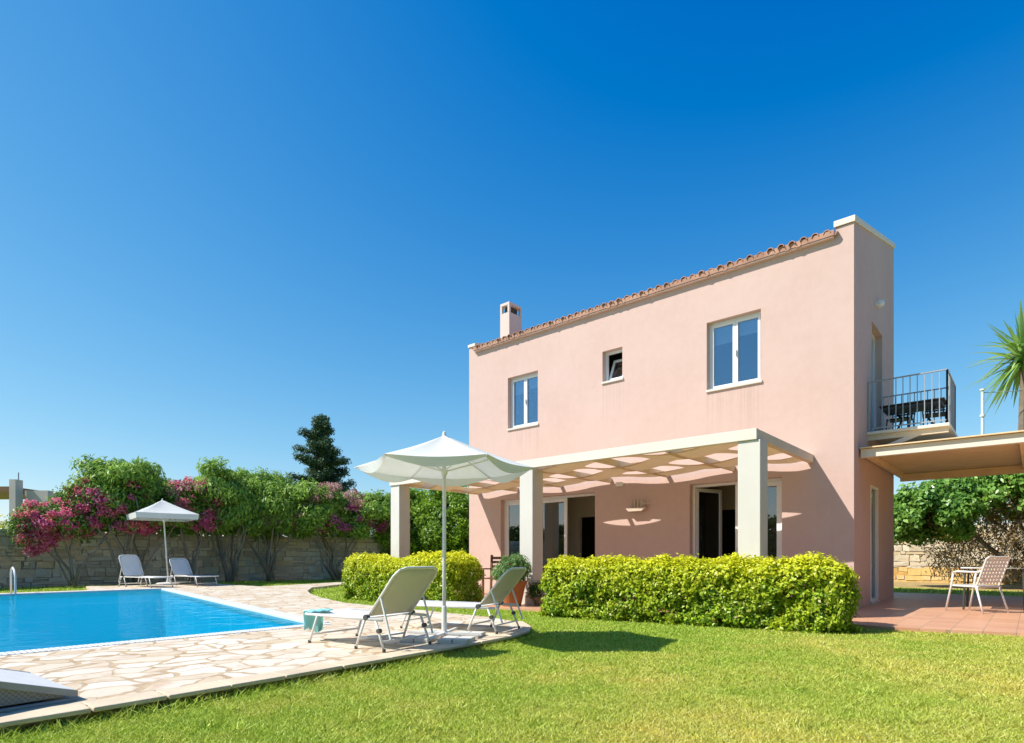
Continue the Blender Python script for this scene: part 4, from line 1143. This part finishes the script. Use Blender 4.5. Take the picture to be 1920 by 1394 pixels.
lounger((-16.25, -4.15, .08), R(180 + 8), 'far pale sun lounger right of the small parasol by the stone wall', LG, 56, .62, SLINGW, SLINGW, 1.6, .6, .29, 1.44)
# towel over the foot of the first lounger
vs = []; fs = []; rng = np.random.default_rng(5)
path = [(-.012, .10), (-.018, .18), (-.022, .27), (-.012, .312), (.015, .322), (.05, .32), (.09, .314), (.12, .31)]
for i, (x, z) in enumerate(path):
    for j in range(9):
        y = -.29 + .26 * j / 8
        fo = max(0, 3 - i) / 3
        vs.append((x + .034 * fo * math.sin(j * 1.55 + i * .25) - (.012 if i < 4 else 0), y * (1 - .10 * fo) - .02 * fo, z + .007 * math.sin(j * 1.9 + i * .9) + (.035 * math.sin(j * .7 + .5) if i == 0 else 0)))
for i in range(len(path) - 1):
    for j in range(8): a = i * 9 + j; fs.append((a, a + 1, a + 10, a + 9))
m = MB(); m.add(vs, fs); tw = m.build('towel', TOWEL, smooth=True, solid=.008)
tw.location = (-3.34, -8.10, .08); tw.rotation_euler = (0, 0, R(6.5))
tag(tw, 'pale teal towel hanging over the foot of the near lounger', 'towel')

# low wicker lounger at the near left corner of the deck
GREYF = mat_plain('grey_frame', (.30, .32, .31), .5)
wl = thing('wicker_lounger', 'low wedge shaped lounger with white top and grey woven side at the near left corner', 'sun lounger', (-2.06, -10.60, .08), R(4))
prof = [(0, .02), (0, .055), (-.35, .165), (-.9, .34), (-1.35, .46), (-1.38, .42), (-1.38, .02)]
m = MB(); m.prism([(y, z - .012) for y, z in prof[1:5]] + [(-1.35, .03), (-.03, .03)], 0, -.92, -.012); m.build('base', WICKER, wl)
side = [(0, .02), (0, .06), (-.35, .17), (-.9, .345), (-1.36, .465), (-1.36, .425), (-.9, .305), (-.35, .13), (-.04, .03)]
for xa, xb in ((-.011, .012), (-.945, -.921)):
    m = MB(); m.prism(side, 0, xa, xb); m.box(xa + .001, xb - .001, -1.38, .0, 0, .019); m.build('side_rail', GREYF, wl, bevel=.003)
m = MB(); m.add([(-.92, 0, .05), (-.012, 0, .05), (-.012, -.35, .16), (-.92, -.35, .16), (-.92, -.9, .335), (-.012, -.9, .335), (-.92, -1.36, .455), (-.012, -1.36, .455)], [(0, 1, 2, 3), (3, 2, 5, 4), (4, 5, 7, 6)])
m.build('seat', SLINGW, wl, solid=.012)

# ------------------------------------------------------------------ pool handrail
hr = thing('pool_ladder', 'chrome pool ladder handrails at the far left corner of the pool', 'ladder', (-15.9, -8.75, .08))
for yy in (0, -.5):
    m = MB(); m.tube([(-.35, yy, -.02), (-.35, yy, .48), (-.28, yy, .58), (-.14, yy, .62), (0.05, yy, .56), (.16, yy, .4), (.18, yy, -.6)], .022, 8); m.build('handrail', ALU, hr, smooth=True)
for k in range(2):
    m = MB(); m.box(.14, .24, -.5, 0, -.25 - .28 * k, -.22 - .28 * k); m.build('step', ALU, hr)

# ------------------------------------------------------------------ patio furniture on the right
pc = thing('patio_chair', 'white metal armchair with lattice back on the terracotta patio', 'chair', (1.60, .85, .05), R(58))
# faces local +y; legs splayed
for (sx, y0, y1) in ((-1, .25, .20), (1, .25, .20), (-1, -.26, -.20), (1, -.26, -.20)):
    m = MB()
    if y0 > 0: m.tube([(sx * .27, y0 + .04, 0), (sx * .26, y1, .44), (sx * .26, y1 - .03, .64)], .015, 8)
    else: m.tube([(sx * .28, y0 - .06, 0), (sx * .26, y1, .42)], .015, 8)
    m.build('leg', ALU, pc, smooth=True)
for sx in (-1, 1):
    m = MB(); m.tube([(sx * .26, .19, .64), (sx * .265, .10, .665), (sx * .25, -.24, .655)], .017, 8); m.build('armrest', ALU, pc, smooth=True)
m = MB(); m.tube([(-.25, .21, .43), (.25, .21, .43), (.25, -.22, .42), (-.25, -.22, .42)], .014, 8, True)
for k in range(9): m.bar((-.24, -.18 + .046 * k, .435), (.24, -.18 + .046 * k, .435), .034, .01)
m.build('seat', ALU, pc)
m = MB(); bk = lambda x, s_: (x, -.20 - .16 * s_, .44 + .46 * s_)
m.tube([bk(-.25, 0), bk(-.25, .95), bk(-.21, 1.0), bk(.21, 1.0), bk(.25, .95), bk(.25, 0)], .015, 8)
bkf = m.build('back_frame', ALU, pc)
m = MB()
for k in range(1, 7): m.bar(bk(-.25 + .5 * k / 7, .05), bk(-.25 + .5 * k / 7, .99), .048, .008, up=(0, 1, 0))
for k in range(1, 8): m.bar(bk(-.245, .02 + k / 8), bk(.245, .02 + k / 8), .036, .008, up=(0, 1, 0))
m.build('backrest', ALU, pc)
pt = thing('patio_table', 'glass topped patio table behind the white armchair', 'table', (1.82, 1.62, .05))
m = MB(); m.box(-.42, .42, -.42, .42, .715, .728); m.build('table_top', GLASS_DOOR, pt, bevel=.003)
m = MB(); frame_z = .70
m.tube([(-.43, -.43, .715), (.43, -.43, .715), (.43, .43, .715), (-.43, .43, .715)], .014, 8, True); m.build('rim', ALU, pt)
for sx in (-1, 1):
    for sy in (-1, 1):
        m = MB(); m.tube([(sx * .40, sy * .40, 0), (sx * .38, sy * .38, .70)], .017, 8); m.build('leg', DARKPL, pt)
# ------------------------------------------------------------------ pots and wooden chair by the entrance
def potted(loc, label, r, h, mat, leafmat, fr, fz, n, seed, leaf=(.11, .02)):
    t = thing('potted_plant', label, 'potted plant', loc)
    m = MB(); m.lathe([(r * .62, 0), (r * .66, .01), (r * .97, h * .86), (r * 1.05, h * .87), (r * 1.06, h), (r * .9, h), (r * .86, h * .9)], n=24); m.build('pot', mat, t, smooth=False)
    rng = np.random.default_rng(seed); P, N = crown_pts((0, 0, h + fz * .75), (fr, fr, fz), n, 90, .12, rng, zmin=-.8)
    V, F = leaves(P, N, leaf[0], leaf[1], rng, -2, .6); np_mesh('foliage', V, F, leafmat, t)
    rnd = random.Random(seed); stems(t, (0, 0, h * .8), [(rnd.uniform(-.2, .2), rnd.uniform(-.2, .2), h + fz) for _ in range(5)], .012, GREYBARK, rnd, .03)
    return t
potted((-4.93, -3.32, .05), 'large terracotta pot with feathery green plant in front of the middle post', .27, .46, TERRA, POTL, .29, .27, 28, 81)
potted((-4.60, -2.95, .05), 'small brown pot with dark plant right of the middle post', .10, .16, BROWNW, SEDGE, .10, .12, 8, 82, (.07, .02))
wc = thing('wooden_chair', 'brown slatted wooden chair behind the rounded hedge near the terracotta pot', 'chair', (-6.75, -1.75, .05), R(200))
for sx in (-1, 1):
    m = MB(); m.bar((sx * .24, .22, 0), (sx * .24, .22, .62), .045); m.build('leg', BROWNW, wc)
    m = MB(); m.bar((sx * .24, -.22, 0), (sx * .24, -.28, .95), .045); m.build('leg', BROWNW, wc)
    m = MB(); m.bar((sx * .24, -.26, .63), (sx * .24, .27, .64), .06, .03); m.build('armrest', BROWNW, wc)
m = MB()
for k in range(6): m.box(-.26, .26, -.20 + .075 * k, -.14 + .075 * k, .41, .435)
m.build('seat', BROWNW, wc)
m = MB()
for k in range(5): m.bar((-.22, -.243 - .01 * k, .50 + .095 * k), (.22, -.243 - .01 * k, .50 + .095 * k), .02, .06)
m.build('backrest', BROWNW, wc)

# ------------------------------------------------------------------ pole with wire on the right, neighbour on the left
pl = thing('metal_pole', 'slim pale metal pole with a thin wire behind the side pergola', 'pole', (.9, 16.75, 0))
m = MB(); m.tube([(0, 0, -.1), (0, 0, 7.2)], .05, 10); m.tube([(0, 0, 7.18), (0, 0, 7.24)], .09, 10); m.tube([(0, 0, 6.2), (0, 0, 6.28)], .085, 10); m.build('shaft', ALU, pl)
m = MB(); m.tube([(0, 0, 7.1), (1.1, .3, 7.03), (2.4, .6, 7.05)], .015, 5); m.build('wire', GREYM, pl)
cb = MB(); cb.tube([(1.0, .62, 2.885), (1.6, 1.6, 2.93), (2.2, 2.0, 2.95), (3.2, 2.2, 2.90), (4.2, 2.4, 2.888)], .012, 6)
tag(cb.build('cable', BLACKM), 'black cable lying across the side pergola roof', 'cable')

nb = thing('neighbour_house', 'grey neighbouring house with a terrace roof on posts beyond the wall at far left', 'house', (-36.35, -5.5, 0), R(40))
GREYW = mat_paint('grey_render', (.50, .44, .44), .85, .08)
m = MB(); m.box(.21, 1.4, .3, 5, -.1, 4.35); m.build('wall', GREYW, nb)
m = MB(); m.box(-4.5, -.13, -.2, 3.6, 4.22, 4.5); m.build('roof', BROWNW, nb)
m = MB(); m.box(-.12, .2, -.25, .2, -.1, 4.85); m.build('post', GREYW, nb)
m = MB(); m.box(-4.5, .2, 3.7, 4.0, -.1, 3.0); m.build('rear_wall', CREAM, nb)
m = MB(); m.tube([(-.9, 1.2, 4.5), (-.9, 1.2, 5.4)], .03, 6); m.build('antenna', GREYM, nb)

shrub('shrub', 'low yellow green shrub behind the wall at the far left edge', 'shrub', (-22.6, -9.4), [((-22.6, -9.4, 1.6), (.8, 1.4, .8), 60)], HEDGE, (.10, .06), 150, 4, 91)

# a belt of trees beyond the far end of the garden, behind the viewer (seen mirrored in the glass doors), plus an unseen row added to dim the gable
def trees_and_gable_blocker():
    rng = np.random.default_rng(95); Ps, Ns = [], []
    spots = [(-38 + i * 2.6, -25, rng.uniform(2.4, 4.2)) for i in range(16)] + [(9.5 + .1 * i, -19 + i * 2.7, rng.uniform(5.0, 7.0)) for i in range(13)]  # second list: out-of-view row added to block sky light from the gable
    for x, y, hh in spots:
        P, N = crown_pts((x + rng.uniform(-.5, .5), y + rng.uniform(-.8, .8), hh * .5), (1.8, 1.7, hh * .55), 60, 70, .55, rng, zmin=-.9); Ps.append(P); Ns.append(N)
    V, F = leaves(np.concatenate(Ps), np.concatenate(Ns), .34, .18, rng)
    tag(np_mesh('trees_and_gable_blocker', V, F, SEDGE), 'dark green trees mirrored in the doors, plus an added unseen row dimming the gable', 'trees', kind='stuff')
trees_and_gable_blocker()
